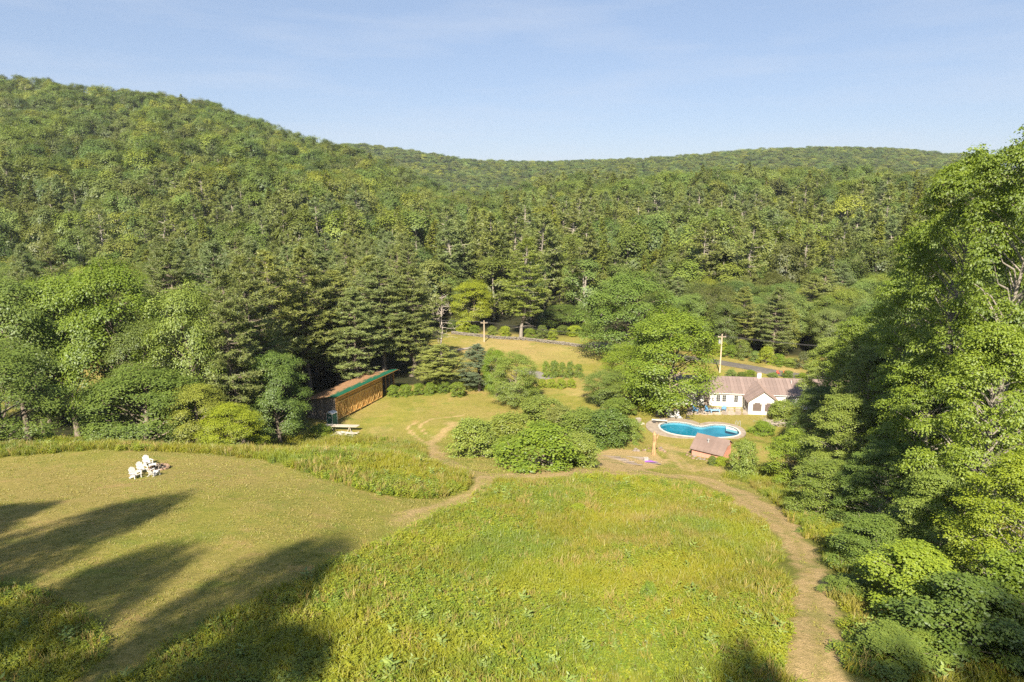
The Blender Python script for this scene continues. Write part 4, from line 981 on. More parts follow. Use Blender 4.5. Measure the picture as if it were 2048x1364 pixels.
# long timber shed
rmat, n, b = newmat('green_metal_roof_with_needles', .5, .35)
tcn = N(n, 'ShaderNodeNewGeometry'); tco = N(n, 'ShaderNodeAttribute', attribute_name='back')
f1 = noise(n, 1.3, 6, rough=.7); f2 = noise(n, 9, 3)
fm = mathn(n, 'ADD', tco.outputs['Fac'], mathn(n, 'MULTIPLY', mathn(n, 'SUBTRACT', f1, .5), .9))
c = mixc(n, rng_(n, fm, .28, .38), (.012, .095, .055), ramp(n, f2, [(.3, (.17, .095, .045)), (.7, (.32, .19, .10))])); n.links.new(c, b.inputs['Base Color'])
n.links.new(rng_(n, fm, .36, .46, .45, .95), b.inputs['Roughness'])
SL, SD, SH, SB = 18.2, 5.6, 4.05, 2.95
shed = empty('timber_shed', (-28.4, 105.4, hz(-28.4, 105.4)), radians(69.2), 'long timber shed with crossbraced golden doors under a green roof', 'shed')
g0 = -.3
for k in range(14):
    w_ = SD/14; h0 = SH-(SH-SB)*(k+.5)/14-.12
    MB().box((0, w_*(k+.5), h0/2+g0/2), (.05+.012*(k % 2), w_-.015, h0-g0)).build('end_board', M['greyboard'], shed)
MB().box((SL/2, SD-.05, SB/2-.1), (SL, .06, SB)).build('back_wall', M['greyboard'], shed)
for k in range(9):
    MB().box((SL, SD/2, .1+k*.42), (.05+.012*(k % 2), SD-.2, .405)).build('end_board', M['greyboard'], shed)
MB().box((14.0, SD/2, 1.6), (.06, SD-.2, 3.6)).build('partition', M['greyboard'], shed)
for x in (.08, 3.5, 6.95, 10.4, 13.9, SL-.1): MB().box((x, -.02, SH/2-.1), (.2, .2, SH)).build('post', M['board'], shed)
for x in (14.6, 15.9, 17.1): MB().bar((x, .3, .1), (x, .3, 3.6), .1).build('stud', M['board'], shed)
for k in range(4): MB().box((7.0, -.045, 3.22+k*.22), (13.9, .05, .205)).build('header_board', M['board'], shed)
for k in range(4):
    x0 = .22+k*3.42; wd_ = 3.28; H = 2.95; d = MB()
    for q in range(11): d.box((x0+wd_*(q+.5)/11, -.05-(q % 2)*.008, .12+H/2), (wd_/11-.02, .04, H))
    do = d.build('door', M['board'], shed)
    fr = MB(); 
    for xx in (x0+.09, x0+wd_-.09, x0+wd_/2): fr.box((xx, -.10, .12+H/2), (.16, .05, H))
    for zz in (.22, .12+H-.1): fr.box((x0+wd_/2, -.102, zz), (wd_, .05, .17))
    fr.build('door_frame', M['brace'], do)
    for h_ in (0, 1):
        xa, xb = x0+.1+h_*wd_/2, x0+wd_/2-.1+h_*wd_/2
        MB().bar((xa, -.135, .25), (xb, -.135, H), .13, .03, up=(0, 1, 0)).build('brace', M['brace'], do)
        MB().bar((xb, -.165, .25), (xa, -.165, H), .13, .03, up=(0, 1, 0)).build('brace', M['brace'], do)
pn = 20; ov = .75
a0 = len(bpy.data.objects)
rw = (SL+1.0)/pn
mb = MB(); slope = (SB-SH)/SD
for (x0, x1, z0, z1) in ((.004, rw-.004, -.05, 0), (.006, .05, .002, .04), (rw/2, rw/2+.04, .002, .03)):
    mb.add([(x, y, SH+.12+slope*y+z) for z in (z0, z1) for y in (-ov, SD/2, SD+.4) for x in (x0, x1)], [(0, 2, 3, 1), (2, 4, 5, 3), (6, 7, 9, 8), (8, 9, 11, 10), (0, 1, 7, 6), (4, 10, 11, 5), (0, 6, 8, 2), (2, 8, 10, 4), (1, 3, 9, 7), (3, 5, 11, 9)])
rp = mb.build('roof_panel', rmat, shed, (-.5, 0, 0))
at_ = rp.data.attributes.new('back', 'FLOAT', 'POINT'); at_.data.foreach_set('value', np.array([(v.co.y+ov)/(SD+ov+.4) for v in rp.data.vertices], np.float32))
for k in range(1, pn): c = rp.copy(); COL.objects.link(c); c.location = (-.5+rw*k, 0, 0)
rt = MB().bar((0, -ov+.06, SH-.01-slope*ov+.0), (0, .3, SH-.03), .06, .14).build('rafter_tail', M['lumber'], shed, (.1, 0, 0))
for k in range(1, 27): c = rt.copy(); COL.objects.link(c); c.location = (.1+k*.69, 0, 0)
MB().box((SL/2, -ov+.02, SH+.02-slope*ov-.02), (SL+1, .03, .12)).build('fascia', M['board'], shed)

# pink hut
hp = G(1418, 917); hx, hy = hp[0]+.7, hp[1]+1.5
hut = empty('pool_hut', (hx, hy, hz(hx, hy)), radians(-39), 'small salmon pink hut with a brown tin roof in front of the pool', 'hut')
hut.scale = (1.1, 1.1, 1.08)
ZB = [(-1.35, 1.25), (.5, 2.55), (1.35, 1.95)]
mb = MB(); mb.prism([(-1.95, -1.35, -.4), (-1.95, 1.35, -.4), (-1.95, 1.35, 1.9), (-1.95, .5, 2.5), (-1.95, -1.35, 1.2)], 0, (3.9, 0, 0)); mb.build('wall', M['pink'], hut)
plane_panels(hut, 'roof_panel', (-2.15, .5, 2.58), (1, 0, 0), (0, -2.15, -1.5), 4.3, 5, .05, M['hutroof'], .03)
plane_panels(hut, 'roof_panel', (-2.15, .5, 2.58), (1, 0, 0), (0, 1.05, -.74), 4.3, 5, .05, M['hutroof'], .03)
for k in range(7): MB().box((1.975, -1.15+k*.385, .62), (.03, .03, 1.3)).build('batten', M['pink'], hut)
MB().box((1.99, .45, 2.08), (.03, .5, .42)).build('gable_vent', M['whiteplastic'], hut)
mb = MB(); mb.tube([(-.3, -.35, 1.95), (-.3, -.35, 2.35)], .1, 8); mb.tube([(-.3, -.35, 2.33), (-.3, -.35, 2.4)], .17, 8); mb.build('roof_vent', M['grey'], hut)

# portable toilet
tp = G(663, 854); to = empty('portable_toilet', (tp[0], tp[1]+.6, hz(tp[0], tp[1])), radians(-28), 'green portable toilet with a white roof at the shed corner', 'portable toilet')
MB().box((0, 0, 1.05), (1.1, 1.1, 1.95)).build('cabin', M['toiletgreen'], to)
for sx_, sy_ in ((-1, -1), (1, -1), (-1, 1), (1, 1)): MB().box((sx_*.56, sy_*.56, 1.08), (.07, .07, 2.05)).build('corner_post', M['whiteplastic'], to)
MB().box((0, -.565, 1.0), (.8, .03, 1.8)).build('door', M['toiletgreen'], to); MB().box((0, -.59, 1.45), (.42, .02, .34)).build('sign', M['whiteplastic'], to)
mb = MB(); mb.prism([(-.62, -.62, 2.06), (.62, -.62, 2.06), (.62, -.62, 2.16), (.3, -.62, 2.34), (-.3, -.62, 2.34), (-.62, -.62, 2.16)], 0, (0, 1.24, 0)); mb.build('roof', M['whiteplastic'], to)
MB().box((0, 0, .05), (1.2, 1.2, .12)).build('base', M['grey'], to)
MB().tube([(.3, .35, 2.2), (.3, .35, 2.6)], .05, 8).build('vent_pipe', M['grey'], to)
# trestles and planks
lp_ = G(684, 862); lx0, ly0 = lp_[0], lp_[1]; lz = hz(lx0, ly0)
def sawhorse():
    r = empty('sawhorse', (0, 0, 0)); MB().box((0, 0, .68), (.1, 1.1, .09)).build('beam', M['lumber'], r)
    for sx_ in (-1, 1):
        for sy_ in (-1, 1): MB().bar((sx_*.04, sy_*.42, .66), (sx_*.3, sy_*.48, 0), .07).build('leg', M['lumber'], r)
    return r
sh1 = sawhorse(); sh2 = copy_tree(sh1)
for s_, dx, lab in ((sh1, -1.4, 'left sawhorse under the stacked planks beside the green toilet'), (sh2, 1.3, 'right sawhorse under the stacked planks, out on the grass')):
    s_.location = (lx0+dx, ly0, lz); s_.rotation_euler = (0, 0, radians(-4)); tag(s_, lab, 'sawhorse', 'sawhorses under the planks')
rr = np.random.default_rng(3)
for k in range(9):
    o = MB().box((0, 0, 0), (5.1+rr.uniform(-.3, .3), .24, .05)).build('plank', M['lumber']); lay, q = divmod(k, 3)
    o.location = (lx0+rr.uniform(-.1, .2), ly0-.3+q*.27, lz+.76+lay*.055); o.rotation_euler = (0, 0, radians(-4+rr.uniform(-.8, .8)))
    tag(o, 'long pale plank in the stack laid across two sawhorses', 'plank', 'planks on the sawhorses')
sp = G(692, 872)
for k in range(22):
    L = rr.uniform(.8, 2.2); o = MB().box((0, 0, 0), (L, rr.uniform(.12, .3), .05)).build('scrap_board', M['scrap' if k % 3 else 'lumber'])
    o.location = (sp[0]+rr.normal(0, .75), sp[1]+rr.normal(0, .75), hz(sp[0], sp[1])+.06+.03*k*.5+.1); o.rotation_euler = (rr.normal(0, .08), rr.normal(0, .1), rr.uniform(-.9, .9))
    tag(o, 'bleached board in the scrap heap below the sawhorses', 'board', 'scrap boards in the heap')

# ------------------------------------------------------------------ lawn chairs and fire pit
def adirondack(mat, name='adirondack_chair'):
    r = empty(name, (0, 0, 0)); s = MB()            # faces -Y
    for k in range(6): s.box((0, -.30+k*.10, .36-k*.028), (.54, .085, .022), rx=-.27)
    s.build('seat', M[mat], r); bk = MB()
    for k in range(5):
        h = .86-.035*abs(k-2)**2; bk.bar((-.22+k*.11, .24, .22), ((-.22+k*.11)*1.12, .24+h*.40, .22+h*.9), .095, .022, up=(0, 1, 0))
    bk.bar((-.3, .40, .58), (.3, .40, .58), .06, .03); bk.build('backrest', M[mat], r)
    for s_ in (-1, 1):
        MB().box((s_*.35, -.02, .55), (.13, .75, .025)).build('arm', M[mat], r)
        MB().box((s_*.31, -.33, .27), (.035, .1, .54)).build('leg', M[mat], r)
        MB().bar((s_*.285, -.36, .37), (s_*.285, .55, .04), .035, .12).build('leg', M[mat], r)
        MB().box((s_*.31, .28, .30), (.03, .06, .5)).build('arm_post', M[mat], r)
    return r
ch0 = adirondack('whiteplastic'); first = True
FP = G(318, 938)
for px, py, rz_, lab in ((272, 957, 62, 'white slatted garden chair, front left of the row by the fire pit'), (286, 945, 58, 'middle white slatted garden chair of the row facing the fire pit'),
                         (297, 932, 50, 'farthest white slatted garden chair of the row, its fan back against the lawn'), (309, 952, 158, 'white slatted garden chair alone right of the row, back to the camera')):
    c = ch0 if first else copy_tree(ch0); first = False; p = G(px, py); c.location = p; c.scale = (.92,)*3; c.rotation_euler = (radians(-3), 0, radians(rz_)); tag(c, lab, 'chair', 'white chairs round the fire pit')
fp = empty('fire_pit', FP, 0, 'ring of brown stones with charcoal and half burnt logs on the lawn', 'fire pit')
for k in range(15):
    a = 2*pi*k/15; MB().rock((cos(a)*.75, sin(a)*.75, .12), (.17, .14, .15), rr).build('stone', M['brick'], fp)
MB().tube([(0, 0, .02), (0, 0, .09)], .62, 14).build('ash_bed', M['charcoal'], fp)
for k in range(5):
    a = k*1.3; MB().tube([(cos(a)*.45, sin(a)*.45, .15), (-cos(a)*.3, -sin(a)*.3, .34)], .06, 6).build('log', M['charcoal' if k % 2 else 'bark'], fp)
c = empty('side_table', G(306, 938), radians(30), 'low white slatted table between the middle chairs and the fire', 'table')
MB().box((0, 0, .42), (.6, .45, .03)).build('table_top', M['whiteplastic'], c)
for a_ in (-.25, .25):
    for b_ in (-.18, .18): MB().box((a_, b_, .2), (.05, .05, .42)).build('leg', M['whiteplastic'], c)

# pool furniture
def lounger():
    r = empty('sun_lounger', (0, 0, 0)); MB().box((0, -.35, .33), (.62, 1.25, .04)).build('seat', M['sling'], r)
    MB().bar((0, .26, .34), (0, .62, 1.12), .62, .04, up=(0, 1, 0)).build('backrest', M['sling'], r)
    f = MB()
    for s_ in (-1, 1): f.bar((s_*.33, -1, .33), (s_*.33, .3, .33), .05).bar((s_*.33, .26, .34), (s_*.33, .63, 1.14), .05)
    f.build('frame', M['whiteplastic'], r)
    for x, y in ((-.3, -.8), (.3, -.8), (-.3, .2), (.3, .2)): MB().box((x, y, .16), (.05, .05, .32)).build('leg', M['whiteplastic'], r)
    return r
l1 = lounger(); l2 = copy_tree(l1)
for o, (a_, b_), lab in ((l1, (466, 800), 'left one of two pale sling sun loungers at the pool edge under the maple'), (l2, (533, 806), 'right one of two pale sling sun loungers at the pool edge')):
    p = lpt(a_, b_); o.location = (p[0], p[1]+.7, hz(p[0], p[1]+.7)+.06); o.rotation_euler = (0, 0, radians(8)); o.scale = (1.25, 1.1, 1.25); tag(o, lab, 'sun lounger', 'loungers at the pool')
def metal_chair():
    r = empty('metal_chair', (0, 0, 0)); MB().box((0, 0, .44), (.48, .46, .03)).build('seat', M['darkmetal'], r)
    b_ = MB()
    for k in range(5): b_.bar((-.2+k*.1, .22, .45), (-.2+k*.1, .3, .88), .02)
    b_.bar((-.24, .31, .9), (.24, .31, .9), .03).build('backrest', M['darkmetal'], r)
    for x in (-.22, .22):
        for y in (-.2, .2): MB().bar((x, y, .43), (x*1.1, y*1.1, 0), .03).build('leg', M['darkmetal'], r)
    return r
m1 = metal_chair(); cs = [m1, copy_tree(m1), copy_tree(m1), copy_tree(m1)]
for o, (a_, b_), r_, lab in zip(cs, ((340, 795), (395, 790), (620, 800), (640, 720)), (20, -30, 60, 100), ('dark metal chair at the far left of the pool deck', 'dark metal chair between the deck edge and the loungers', 'dark metal chair right of the two loungers', 'dark metal chair in the shade under the big maple')):
    p = lpt(a_, b_); o.location = (p[0], p[1], hz(p[0], p[1])+.06); o.rotation_euler = (0, 0, radians(r_)); tag(o, lab, 'chair', 'dark metal chairs round the pool')
p = lpt(368, 790); t = empty('metal_table', (p[0], p[1], hz(p[0], p[1])+.06), 0, 'small round dark metal table on the left of the pool deck', 'table')
MB().tube([(0, 0, .68), (0, 0, .71)], .45, 14).build('table_top', M['darkmetal'], t); MB().tube([(0, 0, 0), (0, 0, .68)], .03, 6).tube([(0, 0, 0), (0, 0, .03)], .25, 10).build('pedestal', M['darkmetal'], t)
p = lpt(165, 840); t = empty('pump_box', (p[0], p[1], hz(p[0], p[1])), .3, 'small grey brown box with a lid left of the pool deck', 'box')
MB().box((0, 0, .35), (.7, .6, .7)).build('body', M['greyboard'], t); MB().box((0, 0, .73), (.8, .7, .06)).build('lid', M['lumber'], t)
p = lpt(205, 858); tag(MB().rock((p[0], p[1], hz(p[0], p[1])+.15), (.4, .3, .25), rr).build('boulder', M['lumber']), 'pale boulder beside the small box at the pool deck', 'rock')
b1 = adirondack('navy', 'adirondack_chair'); b2 = copy_tree(b1); b3 = copy_tree(b1)
for o, (a_, b_), r_, lab in ((b1, (945, 735), -20, 'blue slatted garden chair on the patio nearest the white house'), (b2, (800, 745), 30, 'blue slatted garden chair on the patio beside the blue bench'), (b3, (690, 740), 60, 'blue slatted garden chair in the shade at the patio left end')):
    p = lpt(a_, b_, 0.05); o.location = (p[0], p[1], hz(p[0], p[1])+.06); o.rotation_euler = (0, 0, radians(r_)); tag(o, lab, 'chair', 'blue chairs on the patio')
p = lpt(862, 748, .05); t = empty('blue_bench', (p[0], p[1], hz(p[0], p[1])+.06), radians(4), 'low pale blue bench between the blue chairs on the patio', 'bench')
M['paleblue'] = simple('pale_blue_wood', (.25, .42, .58), .7, .1, 3)
for k in range(4): MB().box((0, -.3+k*.2, .42), (1.7, .17, .05)).build('slat', M['paleblue'], t)
for x in (-.7, .7): MB().box((x, 0, .2), (.08, .7, .4)).build('leg', M['paleblue'], t)
pt = tag(link('patio', None), kind='structure'); pt.location = (0, 0, 0)
for ix in range(9):
    for iy in range(5):
        p = lpt(640+ix*62+rr.uniform(-6, 6), 712+iy*13, .03); s_ = rr.uniform(.42, .6)
        na_ = rr.integers(5, 8); pr = [(p[0]+cos(2*pi*q/na_)*s_*1.3*rr.uniform(.85, 1.1), p[1]+sin(2*pi*q/na_)*s_*rr.uniform(.85, 1.1), hz(p[0], p[1])-.05) for q in range(na_)]
        MB().prism(pr, 0, (0, 0, .09+rr.uniform(0, .02))).build('flagstone', M['concrete'], pt)

# stump, rocks, garden boards, purple cloth, brush pile
p = G(1307, 910); s_ = MB(); s_.tube([(0, 0, -.2), (.02, 0, 1), (.1, .05, 2.0), (.05, 0, 2.9), (-.05, .1, 3.3)], [.34, .27, .25, .27, .07], 9)
s_.tube([(.02, 0, 1.9), (.5, .1, 2.6), (.56, .1, 3.0)], [.15, .12, .04], 6)
o = s_.build('broken_trunk', M['rotwood']); o.location = (p[0], p[1], p[2]); tag(o, 'tall broken tree trunk with bare orange wood beside the thicket', 'tree stump')
for k in range(46):
    t = rr.random(); 
    if k < 32: px, py = 1372+t*82+rr.normal(0, 2), 908+t*24+rr.normal(0, 3)
    else: px, py = 1268+t*95+rr.normal(0, 2), 900-abs(t-.5)*4+rr.normal(0, 2)
    p = G(px, py); s_ = rr.uniform(.14, .34)
    o = MB().rock((0, 0, 0), (s_, s_*.8, s_*.6), rr).build('rock', M['greyboard' if k % 2 else 'brick']); o.location = (p[0], p[1], p[2]+s_*.25)
    tag(o, 'loose pale rock in the rubble line at the foot of the pink hut' if k < 32 else 'loose pale rock between the broken trunk and the pink hut', 'rock', 'rocks in front of the hut' if k < 32 else 'rocks by the broken trunk')
for k in range(11):
    p = G(1222+k*8+(k % 2)*3, 914+(k*3) % 17); o = MB().box((0, 0, 0), (.14, 2.6, .08)).build('garden_board', M['greyboard']); o.location = (p[0], p[1], p[2]+.05); o.rotation_euler = (-.12, 0, radians(62)); tag(o, 'grey board lying in a row on the bare garden patch', 'board', 'boards on the garden patch')
V = []; nq = 9
for iy in range(nq):
    for ix in range(nq): V.append(((ix/8-.5)*1.7, (iy/8-.5)*.7*(1-.4*(ix/8)), .06+.14*vnoise(ix, iy, 1.7, 3)*(1-abs(ix/4-1))**.5 if 0 < ix < 8 else .03))
q_ = np.arange(nq*nq).reshape(nq, nq); Q = np.stack([q_[:-1, :-1], q_[:-1, 1:], q_[1:, 1:], q_[1:, :-1]], -1).reshape(-1, 4)
p = G(1303, 926); o = link('purple_cloth', fastmesh('purple_cloth', V, Q, [M['purple']])); o.location = (p[0], p[1], p[2]+.04); o.rotation_euler = (-.1, 0, -.2); tag(o, 'crumpled purple cloth lying at the edge of the garden patch', 'cloth')
p = G(1292, 922); o = MB().box((0, 0, .2), (.5, .35, .4)).box((0, 0, .43), (.55, .4, .06)).build('bucket_box', M['scrap']); o.location = p; tag(o, 'small pale crate beside the purple cloth', 'crate')
p = G(1550, 850); mb = MB()
for k in range(60):
    a = np.array([rr.normal(0, 1.1), rr.normal(0, .7), rr.uniform(.05, .8)]); d = rr.normal(0, 1, 3)*[1, .6, .3]; mb.tube([a-d, a+d], [.035, .015], 4, cap=False)
o = mb.build('brush_pile', M['snag']); o.location = p; tag(o, 'heap of grey cut branches at the edge of the pool lawn', 'brush pile')
for k, (px, py) in enumerate(((906, 703), (921, 701), (931, 699))):
    p = G(px, py); o = MB().tube([(-2, 0, .2), (2, .3, .2)], [.22, .16], 7).build('fallen_log', M['snag']); o.location = p; o.rotation_euler = (0, 0, .2+k*.2); tag(o, ['leftmost grey log lying at the corner of the far field', 'middle grey log lying at the corner of the far field', 'rightmost grey log lying at the corner of the far field'][k], 'log', 'logs at the field corner')
# stone wall along the top of the field
SW = smoothline(gp([(905, 668), (970, 675), (1070, 683), (1130, 690), (1200, 698)]), 24); w_ = empty('stone_wall', (SW[0][0], SW[0][1], 0), 0, 'low dry stone wall along the top edge of the far field', 'wall'); mb = MB()
for q in range(0, len(SW)-1):
    for lv in range(3):
        for c in range(2):
            t = rr.random(); x, y = SW[q]*(1-t)+SW[q+1]*t; mb.rock((x-SW[0][0], y-SW[0][1]+rr.normal(0, .15), hz(x, y)+.12+lv*.24), (.45, .25, .17), rr)
o = mb.build('stones', M['stone'], w_); o['kind'] = 'stuff'
# utility poles and wires
def pole(x, y, top, label, trans=False):
    r = empty('utility_pole', (x, y, hz(x, y)), 0, label, 'utility pole'); H = top-hz(x, y)
    MB().tube([(0, 0, -.5), (0, 0, H)], [.17, .11], 9).build('post', M['pole'], r)
    MB().box((0, 0, H-.6), (1.7, .1, .12)).build('crossarm', M['pole'], r)
    for dx in (-.75, 0, .75): MB().tube([(dx, 0, H-.54), (dx, 0, H-.36)], .05, 6).build('insulator', M['whiteplastic'], r)
    if trans: MB().tube([(-.42, 0, H-2.1), (-.42, 0, H-1.2)], .24, 10).build('transformer', M['grey'], r)
    return (x, y, H+hz(x, y))
def pxpole(px, d, top, lab, tr_=False):
    X = (px-1024)/F*(d*cos(PITCH)+30*sin(PITCH)); return pole(X, d, at_depth(px, top, d)[2], lab, tr_)
PA = pxpole(968, 168, 641, 'wooden utility pole standing in the far field behind the bluish conifer'); PB = pxpole(1443, 137, 668, 'wooden utility pole with transformer behind the white farmhouse', True)
PL = pole(-75, 178, 10.5, 'utility pole hidden in the wood behind the shed'); PR = pole(95, 118, 9.5, 'utility pole hidden in the right wood beyond the farmhouse')
for a, b_, lab in ((PL, PA, 'wires from the field pole to the left wood'), (PA, PB, 'wires between the field pole and the farmhouse pole'), (PB, PR, 'wires from the farmhouse pole to the right wood')):
    mb = MB()
    for dx in (-.75, .75):
        mb.tube([(a[0]+(b_[0]-a[0])*t+dx, a[1]+(b_[1]-a[1])*t, a[2]-.35+(b_[2]-a[2])*t-4*t*(1-t)*1.3) for t in np.linspace(0, 1, 14)], .028, 4)
    tag(mb.build('overhead_wire', M['darkmetal']), lab, 'wire')
r1 = adirondack('red'); r2 = copy_tree(r1)
for o, px, lab in ((r1, 1556, 'left red chair beside the road beyond the farmhouse'), (r2, 1569, 'right red chair beside the road beyond the farmhouse')):
    p = G(px, 749); o.location = p; o.scale = (.75,)*3; tag(o, lab, 'chair', 'red chairs by the road')
print('objects', round(time.time()-T0, 1))

# ------------------------------------------------------------------ meadow plants
PATCH = [(.09, (.15, .235, .030), .50, .64, .75), (.22, (.33, .25, .08), .54, .68, .75), (.13, (.32, .315, .018), .50, .62, .6), (.7, (.19, .245, .018), .5, .66, .5)]
M['grass'] = leafmat('meadow_grass_blades', [(.29, .275, .028), (.245, .26, .024), (.33, .27, .050), (.275, .285, .022)], .4, (.8, 1.15), (.7, 1.25), PATCH)
M['weed'] = leafmat('meadow_herbs', [(.20, .265, .018), (.28, .30, .016), (.15, .235, .022), (.24, .29, .018)], .4, (.85, 1.15), (.7, 1.25), PATCH[2:])
M['milk'] = leafmat('milkweed_leaves', [(.22, .28, .07), (.19, .26, .05)], .3, (.9, 1.1))
M['seed'] = leafmat('dry_seed_heads', [(.32, .26, .07), (.30, .22, .07), (.36, .31, .11)], .2, (.85, 1.1))
def blades(seed, n_, h, spread, wd_, mat, name, lean=.3):
    rng = np.random.default_rng(seed); a = rng.uniform(0, 2*pi, n_); r = spread*np.sqrt(rng.random(n_))
    P0 = np.stack([np.cos(a)*r, np.sin(a)*r, np.full(n_, -.05)], 1); H = h*rng.uniform(.55, 1.15, n_)
    l = rng.normal(0, lean, (n_, 2))*H[:, None]; mid = P0+np.column_stack([l*.35, H*.6]); tip = P0+np.column_stack([l, H])
    th = rng.uniform(0, pi, n_); sd = np.stack([np.cos(th), np.sin(th), 0*th], 1)*wd_/2
    V = np.stack([P0-sd, P0+sd, mid+sd*1.1, mid-sd*1.1, tip+sd*.25, tip-sd*.25], 1).reshape(-1, 3); o = np.arange(n_)*6
    Q = np.concatenate([np.stack([o, o+1, o+2, o+3], 1), np.stack([o+3, o+2, o+4, o+5], 1)])
    return fastmesh(name, V, Q, [M[mat]], tint=np.tile(rng.random(n_), 2))
def herb(seed, nst, nl_, h, spread, ls, mat, name, wide=.5):
    rng = np.random.default_rng(seed); P, Nn, T = [], [], []
    for i in range(nst):
        a = rng.uniform(0, 2*pi); r = spread*np.sqrt(rng.random()); b0 = np.array([cos(a)*r, sin(a)*r, 0]); H = h*rng.uniform(.6, 1.1); l = rng.normal(0, .12, 2)
        for j in range(nl_):
            f = (j+1)/nl_; az = j*2.4+i; d = np.array([cos(az), sin(az), .25])
            P.append(b0+np.array([l[0]*f, l[1]*f, H*f])); T.append(d); Nn.append(np.array([-d[0]*.3, -d[1]*.3, 1])+rng.normal(0, .3, 3))
    P, Nn, T = np.array(P), unit(np.array(Nn)), unit(np.array(T)); k = len(P); L = ls*rng.uniform(.7, 1.25, k)
    return fastmesh(name, leaf_quads(P, Nn, T, L, L*wide, .1), np.arange(4*k).reshape(-1, 4), [M[mat]], tint=rng.random(k))
TUFT = []
tuft_at = gp([(1000, 1250), (1050, 1250), (1100, 1250), (1150, 1250), (1200, 1250), (1240, 1250)])
for i, me in enumerate([blades(1, 34, .55, .26, .03, 'grass', 'meadow_grass'), blades(2, 30, .7, .22, .024, 'grass', 'meadow_grass', .22), herb(3, 9, 9, .5, .26, .13, 'weed', 'meadow_herb'),
                        herb(4, 12, 8, .38, .30, .10, 'weed', 'meadow_herb', .6), herb(5, 2, 11, .85, .10, .24, 'milk', 'milkweed', .42), blades(6, 22, .75, .2, .02, 'seed', 'seed_grass', .15)]):
    o = link(me.name.split('.')[0], me); o.location = (*tuft_at[i], hz(*tuft_at[i])); tag(o, kind='stuff'); TUFT.append(o)
def fill(poly, dens, rng):
    P = np.array(poly); x0, y0 = P.min(0); x1, y1 = P.max(0); n_ = int((x1-x0)*(y1-y0)*dens)
    x = rng.uniform(x0, x1, n_); y = rng.uniform(y0, y1, n_); k = inpoly(x+(fbm(x, y, 1.6, 2)-.5)*1.1, y+(fbm(x, y, 6, 1)-.5)*1.4, poly)&(y > 17)&(np.abs(x)/np.maximum(y, 1) < 1.0)
    return x[k], y[k]
rm_ = np.random.default_rng(5)
XS, YS = [], []
for pl, dn in ((MEADOW, 17), (MEADOW2, 14), (STRIP, 11), (WEEDR, 9), (WEEDL, 7), (THIN, 5)):
    x, y = fill(pl, dn, rm_); XS.append(x); YS.append(y)
x, y = np.concatenate(XS), np.concatenate(YS)
keep = rm_.random(len(x)) < np.interp(y, [20, 40, 70, 90], [1, .8, .5, .45]); x, y = x[keep], y[keep]
a_, b_ = masks(x, y); k = b_ < .5+.3*rm_.random(len(x)); x, y = x[k], y[k]
g1 = fbm(x, y, 9, 21); g2 = fbm(x, y, 4, 22); g3 = fbm(x, y, 5, 23); u = rm_.random(len(x))
herbp = np.clip((g1-.46)*3.4, .05, .75); herbp = np.where((x < -4) & (y < 45), np.maximum(herbp, .6), herbp); herbp = np.where((y > 55) & (x > 3) & (x < 22), np.maximum(herbp, .55), herbp)
seedp = np.clip((g2-.58)*1.2, .01, .22)
kd = np.where(u < .004+.013*(y < 30)*(x > -6), 4, np.where(u < herbp, np.where(g3 > .5, 2, 3), np.where(u > 1-seedp, 5, np.where(rm_.random(len(x)) < .6, 0, 1))))
s_y = np.interp(y, [20, 90], [.85, 1.35])*rm_.uniform(.65, 1.2, len(x))*(.8+.5*fbm(x, y, 3, 31))
z = hmap(x, y)
print('tufts', len(x))
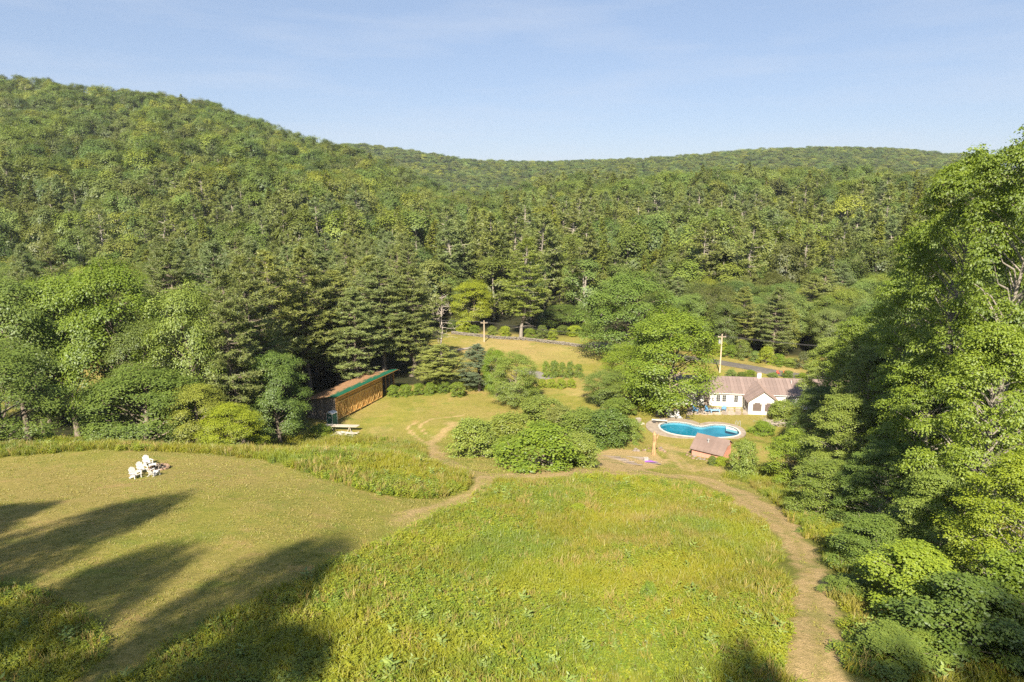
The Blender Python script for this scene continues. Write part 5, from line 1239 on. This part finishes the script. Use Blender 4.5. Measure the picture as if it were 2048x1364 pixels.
scatter('meadow_plants', np.stack([x, y, z], 1), kd, np.stack([s_y*1.15, s_y*1.15, s_y*.9], 1), rm_.uniform(0, 6.28, len(x)), TUFT, 'tall uncut meadow grass and herbs around the mown paths', 'meadow', tilt=rm_.normal(0, .12, (len(x), 2)))
print('meadow', round(time.time()-T0, 1))

# ------------------------------------------------------------------ thin summer haze
hb = MB().box((0, 300, 70), (3600, 3000, 240))
hm = bpy.data.materials.new('haze'); hm.use_nodes = True; hm.node_tree.nodes.clear()
ho = hm.node_tree.nodes.new('ShaderNodeOutputMaterial'); hv = hm.node_tree.nodes.new('ShaderNodeVolumePrincipled')
hv.inputs['Density'].default_value = .00009; hv.inputs['Color'].default_value = (.85, .92, 1, 1); hv.inputs['Anisotropy'].default_value = .2
hm.node_tree.links.new(hv.outputs[0], ho.inputs['Volume'])
tag(hb.build('haze', hm), 'thin pale summer haze in the valley air', 'haze', kind='stuff')

# ------------------------------------------------------------------ short mown grass and straw on the lawn
M['turf'] = leafmat('short_mown_grass', [(.21, .245, .028), (.28, .265, .045), (.33, .285, .08), (.25, .275, .034), (.40, .33, .14)], .3, (.85, 1.15), (.75, 1.2), [(.16, (.32, .25, .09), .5, .66, .6), (.3, (.17, .21, .030), .52, .66, .6)])
tf = link('mown_grass', blades(8, 16, .09, .20, .022, 'turf', 'mown_grass', .7)); q_ = G(500, 1010); tf.location = q_; tag(tf, kind='stuff')
rt_ = np.random.default_rng(77); nn2 = 90000
x = rt_.uniform(-62, 30, nn2); y = rt_.uniform(17, 100, nn2); k = (rt_.random(nn2) < np.interp(y, [17, 40, 70, 100], [1, .8, .55, .3]))&(np.abs(x)/y < .85); x, y = x[k], y[k]
tl, di = masks(x, y); k = (~tl) & (di < .35+.5*rt_.random(len(x))) & ~inpoly(x, y, offset_curve(POOLC, 2.2)) & (fbm(x, y, 2.2, 41) > .36); x, y = x[k], y[k]
s1 = rt_.uniform(.7, 1.5, len(x))*np.interp(y, [20, 100], [.9, 1.4])
print('turf', len(x))
scatter('lawn_grass', np.stack([x, y, hmap(x, y)], 1), np.zeros(len(x)), np.stack([s1*1.2, s1*1.2, s1], 1), rt_.uniform(0, 6.28, len(x)), [tf], 'short dry mown grass over the lawn and slopes', 'lawn')
